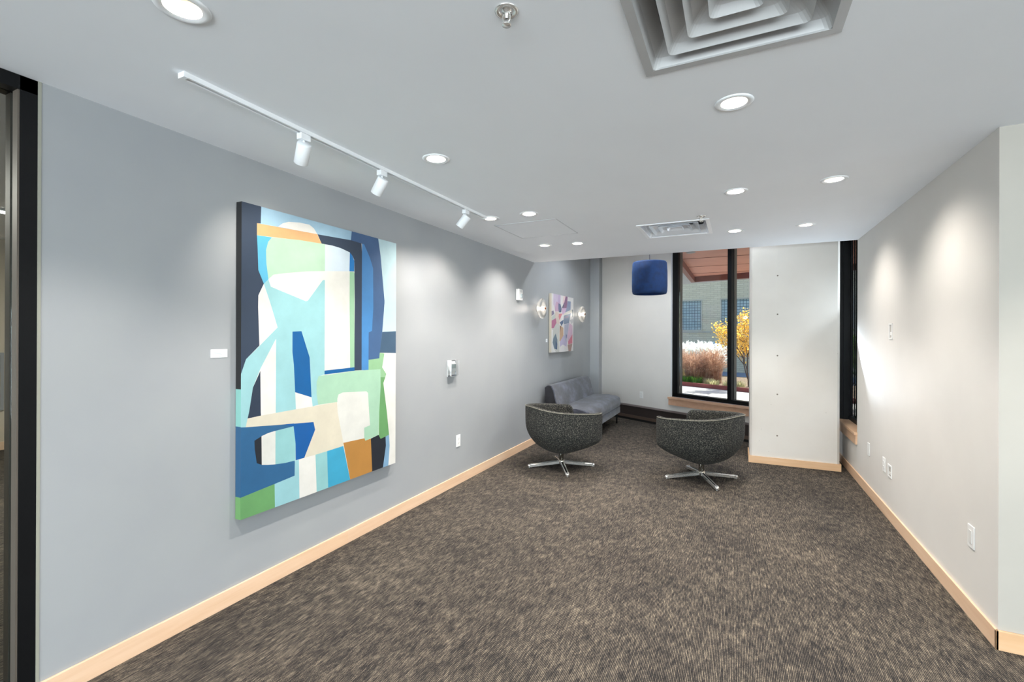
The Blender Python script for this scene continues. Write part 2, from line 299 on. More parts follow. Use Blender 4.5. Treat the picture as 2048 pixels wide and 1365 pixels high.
PAINT_B=[('lilac',(214,199,222),[(0.0692,1.0),(0.3793,1.0),(0.3793,0.8505),(0.1497,0.742),(0.0692,0.8171)]),('lilac2',(202,180,214),[(0.2838,1.0),(0.3793,1.0),(0.3686,0.8496),(0.2317,0.8302)]),('beige',(226,206,196),[(0.1497,0.7011),(0.2943,0.6982),(0.3408,0.5551),(0.326,0.4543),(0.1905,0.4987),(0.1395,0.5944)]),('pinklilac',(206,170,196),[(0.1905,0.8761),(0.3049,0.861),(0.2985,0.7068),(0.1395,0.7005),(0.1254,0.7565)]),('slate',(98,112,148),[(0.2838,0.851),(0.3793,0.8421),(0.4267,0.77),(0.4116,0.7016),(0.3049,0.6947),(0.2838,0.7515)]),('teal',(60,84,118),[(0.4116,0.7773),(0.4267,0.7616),(0.4116,0.7016),(0.3366,0.6968)]),('palepink',(240,215,215),[(0.5099,1.0),(0.615,1.0),(0.5432,0.8809),(0.4659,0.8491)]),('dslate',(84,92,120),[(0.5432,0.8878),(0.4397,0.7794),(0.5099,0.7777),(0.5588,0.8566)]),('bluegray',(140,155,186),[(0.7088,0.9226),(0.8664,0.9256),(0.8545,0.7653),(0.5992,0.705),(0.5543,0.7278),(0.6559,0.7908),(0.6903,0.8671)]),('mauve',(148,106,142),[(0.6105,1.0),(0.7088,1.0),(0.6903,0.8671),(0.6559,0.7882),(0.4989,0.7794),(0.5432,0.8724)]),('pink',(214,180,214),[(0.4441,0.7755),(0.6559,0.7882),(0.5992,0.7136),(0.4878,0.6555),(0.4332,0.7029)]),('cream',(226,222,210),[(0.532,0.6837),(0.9025,0.773),(0.9558,0.7856),(0.9025,0.7241),(0.532,0.641)]),('slate2',(124,142,168),[(0.532,0.6452),(0.8784,0.7092),(0.8306,0.6313),(0.7834,0.5234),(0.532,0.4873),(0.5165,0.5634)]),('mauve2',(150,135,160),[(0.532,0.6239),(0.7599,0.6625),(0.7134,0.6163),(0.5543,0.5994)]),('coral',(226,134,144),[(0.3049,0.6698),(0.4703,0.6816),(0.3366,0.5532),(0.2943,0.6193)]),('graygreen',(198,205,200),[(0.0,0.603),(0.1497,0.6603),(0.1537,0.5789),(0.0,0.5389)]),('slate3',(128,122,150),[(0.0,0.6993),(0.0791,0.7127),(0.1132,0.6581),(0.0,0.6151)]),('off',(212,213,206),[(0.0,0.3865),(0.2008,0.4991),(0.326,0.4877),(0.326,0.0),(0.1905,0.0),(0.0,0.0)]),('white',(242,240,238),[(0.0,0.3865),(0.0592,0.3882),(0.0533,0.1701),(0.1092,0.0565),(0.1905,0.0),(0.0,0.0)]),('rose',(190,112,148),[(0.0,0.5389),(0.1802,0.5884),(0.2049,0.5075),(0.0891,0.4134),(0.0,0.4066)]),('navy',(72,98,138),[(0.3472,0.5219),(0.5143,0.5718),(0.5033,0.5117),(0.4224,0.4561)]),('leaf',(118,138,154),[(0.17,0.326),(0.2463,0.212),(0.2359,0.0428),(0.1092,0.0647),(0.0453,0.1701),(0.0692,0.2349)]),('leaf2',(76,100,134),[(0.17,0.2032),(0.2463,0.1459),(0.2359,0.0428),(0.1598,0.0576)]),('tan',(206,170,138),[(0.3472,0.4718),(0.5099,0.4268),(0.5143,0.2907),(0.4224,0.188),(0.3366,0.1876)]),('tan2',(150,120,100),[(0.3472,0.4718),(0.4159,0.4474),(0.3579,0.3383)]),('lilac3',(200,190,220),[(0.3579,0.1793),(0.532,0.2995),(0.6949,0.1892),(0.6674,0.0851),(0.4878,0.1288),(0.3579,0.0873)]),('graylilac',(184,186,206),[(0.5543,0.4796),(0.7881,0.5236),(0.6949,0.2588),(0.6445,0.1544),(0.5543,0.2571)]),('indigo',(110,110,160),[(0.6332,0.3185),(0.6788,0.2933),(0.6559,0.2324),(0.6332,0.258)]),('pinkbig',(226,190,213),[(0.807,0.5243),(0.9558,0.4768),(0.9558,0.3247),(0.7134,0.1719),(0.6903,0.2588)]),('red',(226,128,150),[(0.9558,0.3202),(0.9558,0.1412),(0.7366,0.1265),(0.7366,0.1807)]),('brown',(184,150,138),[(0.7134,0.1196),(0.9558,0.1367),(0.8832,0.0),(0.7599,0.0)]),('stroke',(106,122,128),[(0.9266,0.788),(0.9803,0.7649),(0.9656,0.6474),(0.9266,0.6257)]),('gray',(205,203,205),[(0.807,0.5772),(0.9803,0.6033),(0.9803,0.5405),(0.9025,0.5087)])]
# ================================================================== SETTING
REAR, RIGHT = -5.2, 5.7
HH = 3.25            # upper ceiling of the lounge bay
bm = nb()
box(bm, XL-.0, RIGHT, REAR, YR, -.12, 0); box(bm, XL, XR+.0, YR, 9.3, -.12, 0)
struct('floor', bm, M_CARPET)
# ceiling with real openings for the lamps and diffusers
CANS = [(-1.505, .831, 'n'), (-1.511, 2.154, 'n'), (-.012, 2.168, 'n'), (-1.511, 3.446, 'n'), (-1.863, 3.443, 'w'), (-1.879, 4.72, 'w'),
        (-1.524, 4.762, 'n'), (-.008, 3.502, 'n'), (.546, 3.494, 'r'), (-.015, 4.809, 'n'), (.544, 4.809, 'r')]
HIDDEN = [(-.01, .45, 'n'), (-1.505, -.6, 'n'), (-.01, -.9, 'n'), (1.6, .5, 'n'), (1.6, 2.0, 'n'), (3.2, .5, 'n'), (1.6, -1.2, 'n'), (-1.5, -2.2, 'n'), (0, -2.6, 'n'), (2.4, -2.8, 'n')]
DIFF = [(-.004, 1.498, .305), (-.508, 4.51, .30)]
RC = .058
holes = [circ(x, y, RC) for x, y, k in CANS+HIDDEN]+[[(x-s+.02, y-s+.02), (x+s-.02, y-s+.02), (x+s-.02, y+s-.02), (x-s+.02, y+s-.02)] for x, y, s in DIFF]
bm = nb()
flat_with_holes(bm, [(XL, REAR), (RIGHT, REAR), (RIGHT, YR), (XR, YR), (XR, YS), (XL, YS)], holes, lambda v: Vector((v.x, v.y, HC)))
box(bm, XL, XR, YS-.02, YS, HC+.0005, HH+.05)           # end face of the dropped ceiling
flat_with_holes(bm, [(XL-3, REAR), (RIGHT+.2, REAR), (RIGHT+.2, 7.2), (XR+.4, 7.2), (XL-.2, 9.3), (XL-3, 9.3)], [], lambda v: Vector((v.x, v.y, HH)))
struct('ceiling', bm, M_CEIL)
T = .14
# left wall: solid part, then the glazed screen, then solid again
bm = nb(); box(bm, XL-T, XL, .842, 8.443, 0, HH); box(bm, XL-T, XL, REAR, -1.3, 0, HC+.01)
box(bm, XL-T, XL, -1.3, .842, HC, HH)
box(bm, XL-T, XL+.17, 8.443, 8.85, 0, HH)
struct('wall_left', bm, M_GREY)
bm = nb(); box(bm, XL-T*.9, XL+.002, .832, .842, 0, HC); struct('trim_1', bm, mat('corner_bead', (150, 150, 138), .6))
# right wall with the second window
W2A, W2B, W2Z = YS, 6.64, .49
bm = nb(); box(bm, XR, XR+T, YR+.14, W2A, 0, HH); box(bm, XR, XR+T, W2A, W2B+.02, 0, W2Z-.02); box(bm, XR, XR+T, W2A, 6.75, 3.12, HH+.1)
struct('wall_right', bm, M_WHITE)
bm = nb(); box(bm, XR, RIGHT+.2, YR, YR+.14, 0, HC+.6)
for f in bm.faces:
    if abs(f.calc_center_median().x-XR) < 1e-4: f.material_index = 1
struct('wall_right_return', bm, [M_WARM, M_WHITE])
# back wall at 30 degrees, opening for window 1
U0, U1, ZW, ZT = -4.76, -2.62, .485, 3.1
bm = nb()
def wfbox(bm, u0, u1, n0, n1, z0, z1, mi=0): return box(bm, u0, u1, n0, n1, z0, z1, mi, WF)
wfbox(bm, -6.52, U0, DW, DW+.2, 0, HH); wfbox(bm, U0, U1, DW, DW+.2, 0, ZW-.02); wfbox(bm, U0, U1, DW, DW+.2, ZT, HH)
wfbox(bm, U1, -2.37, DW, DW+.2, 0, HH)
struct('wall_back', bm, M_WHITE)
# lobby behind the camera
bm = nb(); box(bm, XL-.1, -2.3, REAR-.14, REAR, 0, HC); box(bm, 3.5, RIGHT, REAR-.14, REAR, 0, HC)
box(bm, -2.3, 3.5, REAR-.14, REAR, 0, .3); struct('wall_rear', bm, M_WHITE)
bm = nb(); box(bm, RIGHT, RIGHT+.14, REAR, -4, 0, HC); box(bm, RIGHT, RIGHT+.14, 1.2, YR+.1, 0, HC); box(bm, RIGHT, RIGHT+.14, -4, 1.2, 0, .3)
struct('wall_lobby_right', bm, M_WHITE)
def glazing(name, M, a, b, z0, z1, nm, mfr=M_BLACK, depth=.1, w=.05):
    bm = nb()
    box(bm, a, b, 0, depth, z0, z0+w, M=M); box(bm, a, b, 0, depth, z1-w, z1, M=M)
    for i in range(nm+1):
        x = a+(b-a-w)*i/nm; box(bm, x, x+w, 0, depth, z0+w, z1-w, M=M)
    o = obj(name, bm, mfr, None, 'structure')
    bm = nb(); box(bm, a+w, b-w, depth*.5-.004, depth*.5+.004, z0+w, z1-w, M=M); obj('pane', bm, M_GLASS, o)
    return o
glazing('window_3', Matrix.Translation((0, REAR-.12, 0)), -2.3, 3.5, .3, HC, 4)  # both lobby windows are unseen, added to let in fill light
glazing('window_4', Matrix.Translation((RIGHT+.12, 0, 0)) @ Matrix.Rotation(math.pi/2, 4, 'Z'), -4, 1.2, .3, HC, 4)
# ---- baseboards
BH, BT = .092, .012
def base_prof(name, x0, x1, y0, y1, m):
    bm = nb(); box(bm, x0, x1, y0, y1, 0, BH); bev(bm, .0025, 2); return struct(name, bm, m)
base_prof('baseboard_left', XL, XL+BT, .842, 8.443, M_MAPLE_Y)
base_prof('baseboard_right', XR-BT, XR, YR-BT, 6.68, M_MAPLE_Y)
base_prof('baseboard_right_return', XR-BT, RIGHT, YR-BT, YR, M_MAPLE_X)
# ---- concrete column
bm = nb(); CX0, CX1, CY0, CY1 = .142, 1.010, 6.075, 6.50
ch = .022
prism(bm, [(CX0+ch, CY0), (CX1-ch, CY0+.005), (CX1, CY0+ch), (CX1, CY1), (CX0, CY1), (CX0, CY0+ch)], 0, HH)
M_CONC = mat('painted_concrete', (214, 211, 206), .55)
v = coords(M_CONC); nz = noise(M_CONC, v, 1.7, 5)
t_ = N(M_CONC, 'ShaderNodeTexVoronoi'); t_.inputs['Scale'].default_value = 7.0; t_.feature = 'F1'; L(M_CONC, v, t_.inputs['Vector'])
pit = math_(M_CONC, 'LESS_THAN', t_.outputs['Distance'], .026)
sp = N(M_CONC, 'ShaderNodeSeparateXYZ'); L(M_CONC, v, sp.inputs[0])
seam = math_(M_CONC, 'LESS_THAN', math_(M_CONC, 'ABSOLUTE', math_(M_CONC, 'SUBTRACT', sp.outputs[0], .42)), .0035)
base_c = ramp(M_CONC, nz, [(.3, (208, 202, 194)), (.7, (217, 212, 205))])
c1 = mix(M_CONC, math_(M_CONC, 'MULTIPLY', pit, .55), base_c, (120, 112, 104))
L(M_CONC, c1, bsdf(M_CONC).inputs['Base Color'])
hgt = math_(M_CONC, 'SUBTRACT', math_(M_CONC, 'MULTIPLY', nz, .4), math_(M_CONC, 'ADD', math_(M_CONC, 'MULTIPLY', pit, 1.0), math_(M_CONC, 'MULTIPLY', seam, -.8)))
bump(M_CONC, hgt, .35, .004)
colm = struct('column_concrete', bm, M_CONC)
bm = nb()
for x, z in ((.42, 2.15), (.42, 1.71), (.42, 1.24), (.42, .80), (.42, .33)):
    lathe(bm, [(0, .004), (.006, .003), (.009, 0)], 12, Matrix.Translation((x, CY0+.002, z)) @ Matrix.Rotation(math.pi/2, 4, 'X'))
obj('tie_hole_plug', bm, mat('tie_hole', (120, 110, 100), .8), colm)
bm = nb(); b = .012
box(bm, CX0-b, CX1+b, CY0-b, CY0+.004, 0, .078); box(bm, CX0-b, CX0, CY0, CY1, 0, .078); box(bm, CX1, CX1+b, CY0, CY1, 0, .078)
struct('baseboard_column', bm, M_MAPLE_X)

# ================================================================== WINDOW 1 (back wall)
F0 = DW+.035
bm = nb()
wfbox(bm, U0, U0+.10, F0, F0+.12, ZW, ZT); wfbox(bm, U0, U1, F0, F0+.12, ZW, ZW+.055); wfbox(bm, U0, U1, F0, F0+.12, ZT-.06, ZT)
wfbox(bm, U1-.08, U1, F0, F0+.12, ZW, ZT)
wf = obj('window_1', bm, M_BLACK, None, 'structure')
bm = nb(); wfbox(bm, -3.812, -3.752, F0-.012, F0+.12, ZW+.055, ZT-.06); obj('mullion', bm, M_BLACK, wf)
bm = nb(); wfbox(bm, -3.752, -3.747, F0+.055, F0+.118, ZW+.055, ZT-.06); wfbox(bm, U0+.10, U0+.104, F0+.06, F0+.118, ZW+.055, ZT-.06)
wfbox(bm, -3.816, -3.812, F0+.03, F0+.118, ZW+.055, ZT-.06)
obj('glazing_bead', bm, M_BRONZE, wf)
bm = nb(); wfbox(bm, U0+.10, U1-.08, F0+.05, F0+.062, ZW+.055, ZT-.06); obj('pane', bm, M_GLASS, wf)
bm = nb(); wfbox(bm, U0-.04, U1+.02, DW-.032, F0, ZW-.038, ZW-.006); bev(bm, .003)
wfbox(bm, U0-.032, U1+.01, DW-.018, DW, ZW-.135, ZW-.038)
M_SILL = wood('maple_sill', (206, 160, 130), (214, 170, 140), (222, 182, 152), 0)
struct('trim_2', bm, M_SILL)
bm = nb(); wfbox(bm, U0-.003, U0+.001, DW-.002, F0, ZW-.005, ZT); struct('trim_3', bm, M_TRIMW)
# window 2 (right wall)
bm = nb(); G = XR+.112
box(bm, XR+.0, XR+.126, W2B, W2B+.06, W2Z-.01, 3.12)
box(bm, XR+.03, XR+.075, W2B-.02, W2B, W2Z, 3.12); box(bm, XR+.098, XR+.118, W2B-.03, W2B, W2Z, 3.12)
box(bm, XR+.085, XR+.135, W2A+.0, W2B, W2Z-.03, W2Z+.045); box(bm, XR+.10, XR+.14, W2A, W2A+.04, W2Z, 3.12)
box(bm, XR+.09, XR+.14, W2A, W2B, 3.07, 3.12)
w2 = obj('window_2', bm, M_BLACK, None, 'structure')
bm = nb(); box(bm, G, G+.01, W2A+.05, W2B-.045, W2Z+.05, 3.07); obj('pane', bm, M_GLASS, w2)
bm = nb(); box(bm, XR-.028, XR+.09, W2A-.02, W2B, W2Z-.03, W2Z); bev(bm, .003); box(bm, XR-.016, XR, W2A-.012, 6.66, W2Z-.125, W2Z-.03)
struct('trim_4', bm, wood('maple_sill_y', (208, 168, 134), (216, 178, 144), (224, 190, 158), 1))

# ================================================================== GLAZED SCREEN and the room behind it
bm = nb(); S0, S1 = -1.3, .832
box(bm, XL-.11, XL, .782, S1, 0, HC-.001); box(bm, XL-.11, XL, S0, S1, HC-.055, HC-.001); box(bm, XL-.11, XL, S0, S0+.05, 0, HC-.001)
box(bm, XL-.11, XL, S0, .782, 0, .11); box(bm, XL-.11, XL, -.3, -.25, .11, HC-.055)
sf = obj('window_5', bm, M_BLACK, None, 'structure')
bm = nb()
for a_, b_ in ((XL-.045, XL-.004), (XL-.108, XL-.066)):
    box(bm, a_, b_, .776, .7822, .11, HC-.055)
obj('glazing_bead', bm, M_BRONZE, sf)
bm = nb(); box(bm, XL-.062, XL-.05, S0+.05, .78, .11, HC-.055); obj('pane', bm, M_GLASS, sf)
NX, NY = -8.3, 4.2
bm = nb(); box(bm, NX, XL-.0, REAR, NY, -.12, -.001); struct('floor_side_room', bm, M_CARPET)
M_BEIGE = mat('beige_wall', (200, 188, 168), .6)
bm = nb(); box(bm, NX-.1, NX, REAR, NY, 0, 2.64); box(bm, NX, XL-T, NY, NY+.1, 0, 2.64); box(bm, NX, XL-T, REAR-.1, REAR, 0, 2.64); struct('wall_side_room', bm, M_BEIGE)
bm = nb(); box(bm, NX-.1, XL-T, REAR, NY+.1, 2.64, 2.68); struct('ceiling_side_room', bm, M_CEIL)
bm = nb(); box(bm, NX, NX+.012, REAR, NY, 0, .1); struct('baseboard_side_room', bm, M_MAPLE_Y)
pic = thing('framed_picture', 'grey framed picture seen through the glass screen on the beige wall', 'picture', (NX, 2.30, .86))
bm = nb()
for q in ((-.62, .20, -.36, -.33), (-.62, .20, .33, .36), (-.62, -.59, -.33, .33), (.17, .20, -.33, .33)): box(bm, 0, .03, *q)
obj('frame', bm, M_GREYP, pic)
bm = nb()
for z0, z1, mi in ((-.33, -.22, 0), (-.22, -.16, 1), (-.16, -.08, 2), (-.08, .12, 3), (.12, .33, 4)): box(bm, .004, .014, -.59, .17, z0, z1, mi)
obj('print', bm, [mat('pr1', (150, 150, 140)), mat('pr2', (180, 50, 70)), mat('pr3', (235, 232, 226)), mat('pr4', (214, 170, 60)), mat('pr5', (120, 128, 130))], pic)
cl = thing('linear_ceiling_light', 'slim lit strip light on the side room ceiling behind the glass', 'light', (-6.3, 1.80, 2.62))
sbox('housing', (-.05, .05, -1.1, 1.1, 0, .02), M_TRIMW, cl); sbox('diffuser', (-.035, .035, -1.05, 1.05, -.012, 0), lamp_mat('strip', (255, 250, 240), 6), cl)
light('side_room_lamp', 'AREA', (-5.2, 0.6, 2.55), 70, (1, .93, .82), 1.6, target=(-5.2, .6, 0), sy=3.5)

# ================================================================== CEILING FIXTURES
WARM = (1, .93, .855)
def can(name, loc, bright):
    t = thing(name, '', 'light', loc)
    bm = nb(); lathe(bm, [(RC-.008, -.002), (RC+.002, -.006), (RC+.014, -.005), (RC+.018, 0), (RC-.002, .001), (RC-.008, -.002)], 40)
    obj('trim_ring', bm, M_TRIMW, t)
    bm = nb(); lathe(bm, [(RC-.006, 0), (RC-.010, .02), (.040, .085), (.038, .09)], 36); 
    obj('reflector', bm, mat('can_reflector', (240, 232, 214), .35), t)
    bm = nb(); z = .055 if bright else .088
    r = .048 if bright else .038
    lathe(bm, [(0, z), (r*.6, z-.0015), (r, z+.002)], 32); obj('lens', bm, M_LENSB if bright else M_LENS, t)
    bm = nb(); lathe(bm, [(0, .14), (RC+.004, .14), (RC+.004, .002)], 24); obj('housing', bm, M_GREYP, t)
    return t
c0 = can('recessed_downlight', (CANS[0][0], CANS[0][1], HC), False); c0b = can('recessed_wall_washer', (CANS[4][0], CANS[4][1], HC), True)
clab = ['large round recessed downlight cut by the top edge above the left wall', 'round recessed downlight right of the middle spotlight of the track',
        'round recessed downlight just in front of the large near air diffuser', 'round recessed downlight between the end of the track and the ceiling access panel',
        'small bright recessed light at the far tip of the white track', 'left of the two small recessed lights nearest the blue wall end of the ceiling',
        'right of the two small recessed lights beyond the ceiling access panel', 'round recessed downlight in mid ceiling, between the two air diffusers on the right',
        'bright recessed light close to the white right wall, the nearer of its two', 'small recessed downlight right of the far chrome air diffuser, below the far sprinkler',
        'small bright recessed light close to the window end of the right wall']
for i, (x, y, k) in enumerate(CANS+HIDDEN):
    if i == 0: o = c0
    elif i == 4: o = c0b
    else: o = dup(c0 if k == 'n' else c0b, (x, y, HC))
    if i < len(CANS): o['label'] = clab[i]
    else: o['label'] = 'round recessed downlight in the lobby ceiling behind the camera'
    o['group'] = 'recessed ceiling lights' if i < len(CANS) else 'lobby downlights'
    if k == 'n': light('can_lamp', 'SPOT', (x, y, HC+.045), 62, WARM, .035, target=(x, y, 0), angle=112, blend=.4)
    elif k == 'w': light('can_lamp', 'SPOT', (x, y, HC+.03), 46, WARM, .035, target=(XL+.1, y, .9), angle=112, blend=.6)
    else: light('can_lamp', 'SPOT', (x, y, HC+.03), 32, WARM, .035, target=(XR-.1, y, .9), angle=118, blend=.85)
for x, y in ((-1.45, 6.6), (.1, 6.25)):  # unseen cool fill lamps, added to brighten the lounge bay
    o = dup(c0, (x, y, HH-.001)); o['label'] = 'added fill lamp hidden in the higher lounge ceiling behind the dropped edge'; o['group'] = 'added lounge fill lamps'
    light('can_lamp', 'SPOT', (x, y, HH-.02), 50, (.90, .95, 1), .05, target=(x, y+.1, 0), angle=140, blend=.5)
# square cone diffusers
def diffuser(name, loc, s, mm, mfr, label):
    t = thing(name, label, 'air vent', loc)
    def ring(bm, so, si, zo, zi, th=.002, rr=.02):
        def lp(h, z, off=0):
            r = min(rr, h*.3); pts = []
            for cx, cy, a0 in ((h-r, h-r, 0), (-h+r, h-r, 90), (-h+r, -h+r, 180), (h-r, -h+r, 270)):
                for k in range(4):
                    a = math.radians(a0+30*k); pts.append(bm.verts.new((cx+r*math.cos(a), cy+r*math.sin(a), z)))
            return pts
        A = lp(so, zo-.004); A2 = lp(so, zo); mid = lp(so*.72+si*.28, zo*.55+zi*.45-.004); B = lp(si, zi); 
        for P, Q in ((A2, A), (A, mid), (mid, B)):
            for i in range(16): f = bm.faces.new((P[i], P[(i+1) % 16], Q[(i+1) % 16], Q[i])); f.smooth = False
    bm = nb()
    for q in ((-s, s, -s, -s+.03), (-s, s, s-.03, s), (-s, -s+.03, -s+.03, s-.03), (s-.03, s, -s+.03, s-.03)): box(bm, *q, -.006, .001)
    obj('frame', bm, mfr, t)
    bm = nb(); ring(bm, s-.028, s-.075, -.001, .075); obj('throat', bm, mm, t)
    for k, (a, z) in enumerate(((s*.695, .002), (s*.467, .004), (s*.245, .006))):
        bm = nb(); ring(bm, a, max(a-.066, .02), z, z+.06); obj('cone', bm, mm, t)
    bm = nb(); box(bm, -.03, .03, -.03, .03, .062, .066); lathe(bm, [(0, .045), (.012, .046), (.016, .062)], 16); obj('hub', bm, mm, t)
    bm = nb(); box(bm, -s+.02, s-.02, -s+.02, s-.02, .12, .125)
    for q in ((-s+.019, -s+.021, -s+.02, s-.02), (s-.021, s-.019, -s+.02, s-.02), (-s+.02, s-.02, -s+.019, -s+.021), (-s+.02, s-.02, s-.021, s-.019)): box(bm, *q, .0, .12)
    obj('plenum', bm, M_GREYP, t)
    return t
diffuser('ceiling_diffuser', (DIFF[0][0], DIFF[0][1], HC), DIFF[0][2], M_ALUP, M_ALUP, 'large satin grey square air diffuser overhead, cut by the top edge')
diffuser('ceiling_diffuser', (DIFF[1][0], DIFF[1][1], HC), DIFF[1][2], mat('polished_aluminium', (238, 243, 250), .15, metal=.45), mat('bright_frame', (244, 246, 250), .3), 'shiny square air diffuser with white frame near the far ceiling edge')
# sprinklers
def sprinkler(loc, label):
    t = thing('fire_sprinkler', label, 'sprinkler', loc)
    bm = nb(); lathe(bm, [(.036, 0), (.036, -.003), (.029, -.006), (.022, -.002), (.018, .004)], 32); obj('escutcheon', bm, M_CHROME, t)
    bm = nb(); lathe(bm, [(.018, .004), (.014, -.004), (.006, -.006), (.006, -.02), (.004, -.024)], 20); obj('stem', bm, M_CHROME, t)
    bm = nb()
    for s in (-1, 1): tube(bm, [(s*.006, 0, -.006), (s*.013, 0, -.014), (s*.011, 0, -.03), (s*.003, 0, -.04)], .0022, 8)
    obj('yoke', bm, M_CHROME, t)
    bm = nb(); lathe(bm, [(0, -.046), (.014, -.045), (.015, -.043), (0, -.040)], 18); obj('deflector', bm, M_CHROME, t)
    return t
s0 = sprinkler((-.630, 1.262, HC), 'chrome fire sprinkler hanging from the near ceiling at the top edge')
dup(s0, (-.262, 4.11, HC), label='small chrome fire sprinkler beside the far chrome air diffuser')
for o_ in (s0,): o_['group'] = 'fire sprinklers'
[o_ for o_ in C.objects if o_.name.startswith('fire_sprinkler')][-1]['group'] = 'fire sprinklers'
# access panel
bm = nb(); AX0, AX1, AY0, AY1 = -1.955, -1.365, 3.68, 4.285
for q in ((AX0, AX1, AY0, AY0+.008), (AX0, AX1, AY1-.008, AY1), (AX0, AX0+.008, AY0, AY1), (AX1-.008, AX1, AY0, AY1)): box(bm, *q, HC-.003, HC, 1)
box(bm, AX0+.011, AX1-.011, AY0+.011, AY1-.011, HC-.002, HC)
tag(obj('access_panel', bm, [M_CEIL, mat('panel_frame', (196, 199, 203), .6)]), 'flush square access panel outlined in the ceiling near the left wall', 'panel')
# track lighting
TX, TY0, TY1 = -1.878, 1.045, 3.37
tr = thing('light_track', 'long white track fixed to the ceiling above the big painting', 'light track', (TX, TY0, HC))
Lt = TY1-TY0
bm = nb(); box(bm, -.018, -.008, 0, Lt, -.019, 0); box(bm, .008, .018, 0, Lt, -.019, 0); box(bm, -.008, .008, 0, Lt, -.007, 0); obj('channel', bm, M_TRIMW, tr)
bm = nb(); box(bm, -.0075, .0075, .02, Lt-.02, -.0085, -.007); obj('slot', bm, M_DARK, tr)
for y_ in (-.012, Lt-.004): bm = nb(); box(bm, -.019, .019, y_, y_+.016, -.021, 0); obj('end_cap', bm, M_TRIMW, tr)
def track_head(y, target, label, power):
    t = thing('track_spotlight', label, 'spotlight', (TX-.002, y, HC-.019), group='white spotlights on the ceiling track')
    bm = nb(); box(bm, -.016, .016, -.028, .028, -.030, 0); bev(bm, .002); obj('adapter', bm, M_TRIMW, t)
    bm = nb(); tube(bm, [(0, .0, -.03), (0, .0, -.056)], .006, 10); obj('stem', bm, M_TRIMW, t)
    d = (Vector(target)-Vector((TX, y, HC-.12))).normalized()
    rot = d.to_track_quat('-Z', 'Y').to_matrix().to_4x4()
    top = Vector((0, 0, -.062))
    M = Matrix.Translation(top-d*.012) @ rot
    bm = nb(); lathe(bm, [(0, .008), (.030, .008), (.033, .004), (.033, -.093), (.030, -.096), (.0275, -.092), (.0265, -.08)], 36, M); obj('lamp_body', bm, M_TRIMW, t)
    bm = nb(); lathe(bm, [(0, -.080), (.0265, -.082)], 28, M); obj('lens', bm, lamp_mat('track_lens', (255, 244, 225), 8), t)
    p = Vector((TX-.002, y, HC-.019))+top+d*.094
    light('track_lamp', 'SPOT', p, power, (1, .93, .82), .02, target=Vector(target), angle=88, blend=1)
track_head(1.585, (XL, 1.88, 1.65), 'nearest of the three white spotlights on the ceiling track', 12)
track_head(2.135, (XL, 2.22, 1.62), 'middle of the three white spotlights, above the big painting', 7)
track_head(3.075, (XL, 2.98, 1.62), 'farthest of the three white spotlights, near the end of the track', 11)

# ================================================================== PAINTINGS
def painting(name, label, data, y0, y1, z0, z1, dep, sidecols, basecol):
    t = thing(name, label, 'painting', (XL, y0, z0), group=None)
    Wd, Hd = y1-y0, z1-z0
    cols = {}; ml = []
    def mi(nm, rgb):
        if nm not in cols:
            m = mat(name+'_'+nm, rgb, .5); rgb = tuple(c*.90 for c in rgb); v = coords(m); n = noise(m, v, 7, 5, .6)
            d = tuple(max(0, int(c*.955)) for c in rgb); l = tuple(min(255, int(c*1.025)) for c in rgb)
            L(m, ramp(m, n, [(.25, d), (.75, l)]), bsdf(m).inputs['Base Color']); cols[nm] = len(ml); ml.append(m)
        return cols[nm]
    mi('base', basecol)
    polys = []
    for nm, rgb, pl in data: polys.append((mi(nm, rgb), [(u*Wd, v*Hd) for u, v in pl]))
    vs = [Vector((0, 0)), Vector((Wd, 0)), Vector((Wd, Hd)), Vector((0, Hd))]; es = [(0, 1), (1, 2), (2, 3), (3, 0)]
    for m_, pl in polys:
        k = len(vs); vs += [Vector(p) for p in pl]; es += [(k+i, k+(i+1) % len(pl)) for i in range(len(pl))]
    vo, _, fo, *_r = geometry.delaunay_2d_cdt(vs, es, [], 1, 1e-4)
    bm = nb(); bv = [bm.verts.new((dep, v.x, v.y)) for v in vo]
    for f in fo:
        cx = sum(vo[i][0] for i in f)/len(f); cy = sum(vo[i][1] for i in f)/len(f)
        if not (0 < cx < Wd and 0 < cy < Hd): continue
        ix = 0
        for m_, pl in polys:
            if inside_poly((cx, cy), pl): ix = m_
        try: bm.faces.new([bv[i] for i in f]).material_index = ix
        except ValueError: pass
    obj('painted_face', bm, ml, t)
    bm = nb()
    def q(pts, i): bm.faces.new([bm.verts.new(p) for p in pts]).material_index = i
    prev = 0
    for top, i in sidecols:
        q([(.005, 0, prev*Hd), (dep, 0, prev*Hd), (dep, 0, top*Hd), (.005, 0, top*Hd)], i); prev = top
    q([(.005, Wd, 0), (dep, Wd, 0), (dep, Wd, Hd), (.005, Wd, Hd)], 4); q([(.005, 0, Hd), (dep, 0, Hd), (dep, Wd, Hd), (.005, Wd, Hd)], 4)
    q([(.005, 0, 0), (dep, 0, 0), (dep, Wd, 0), (.005, Wd, 0)], 4); q([(.005, 0, 0), (.005, Wd, 0), (.005, Wd, Hd), (.005, 0, Hd)], 4)
    obj('canvas_edge', bm, [mat('e_green', (104, 150, 92)), mat('e_blue', (40, 84, 120)), mat('e_aqua', (128, 180, 172)), mat('e_dark', (26, 26, 28)), mat('e_raw', (196, 188, 174))], t)
    return t
painting('large_painting', 'big abstract painting of blue, aqua, green and cream shapes on the grey wall', PAINT_A, 1.630, 2.897, .455, 2.176, .048,
         [(.07, 0), (.292, 1), (.41, 2), (1, 3)], (236, 234, 228))
painting('small_painting', 'smaller pastel abstract canvas above the sofa, between two round wall lights', PAINT_B, 6.320, 7.317, 1.212, 2.074, .045,
         [(1, 4)], (238, 235, 233))
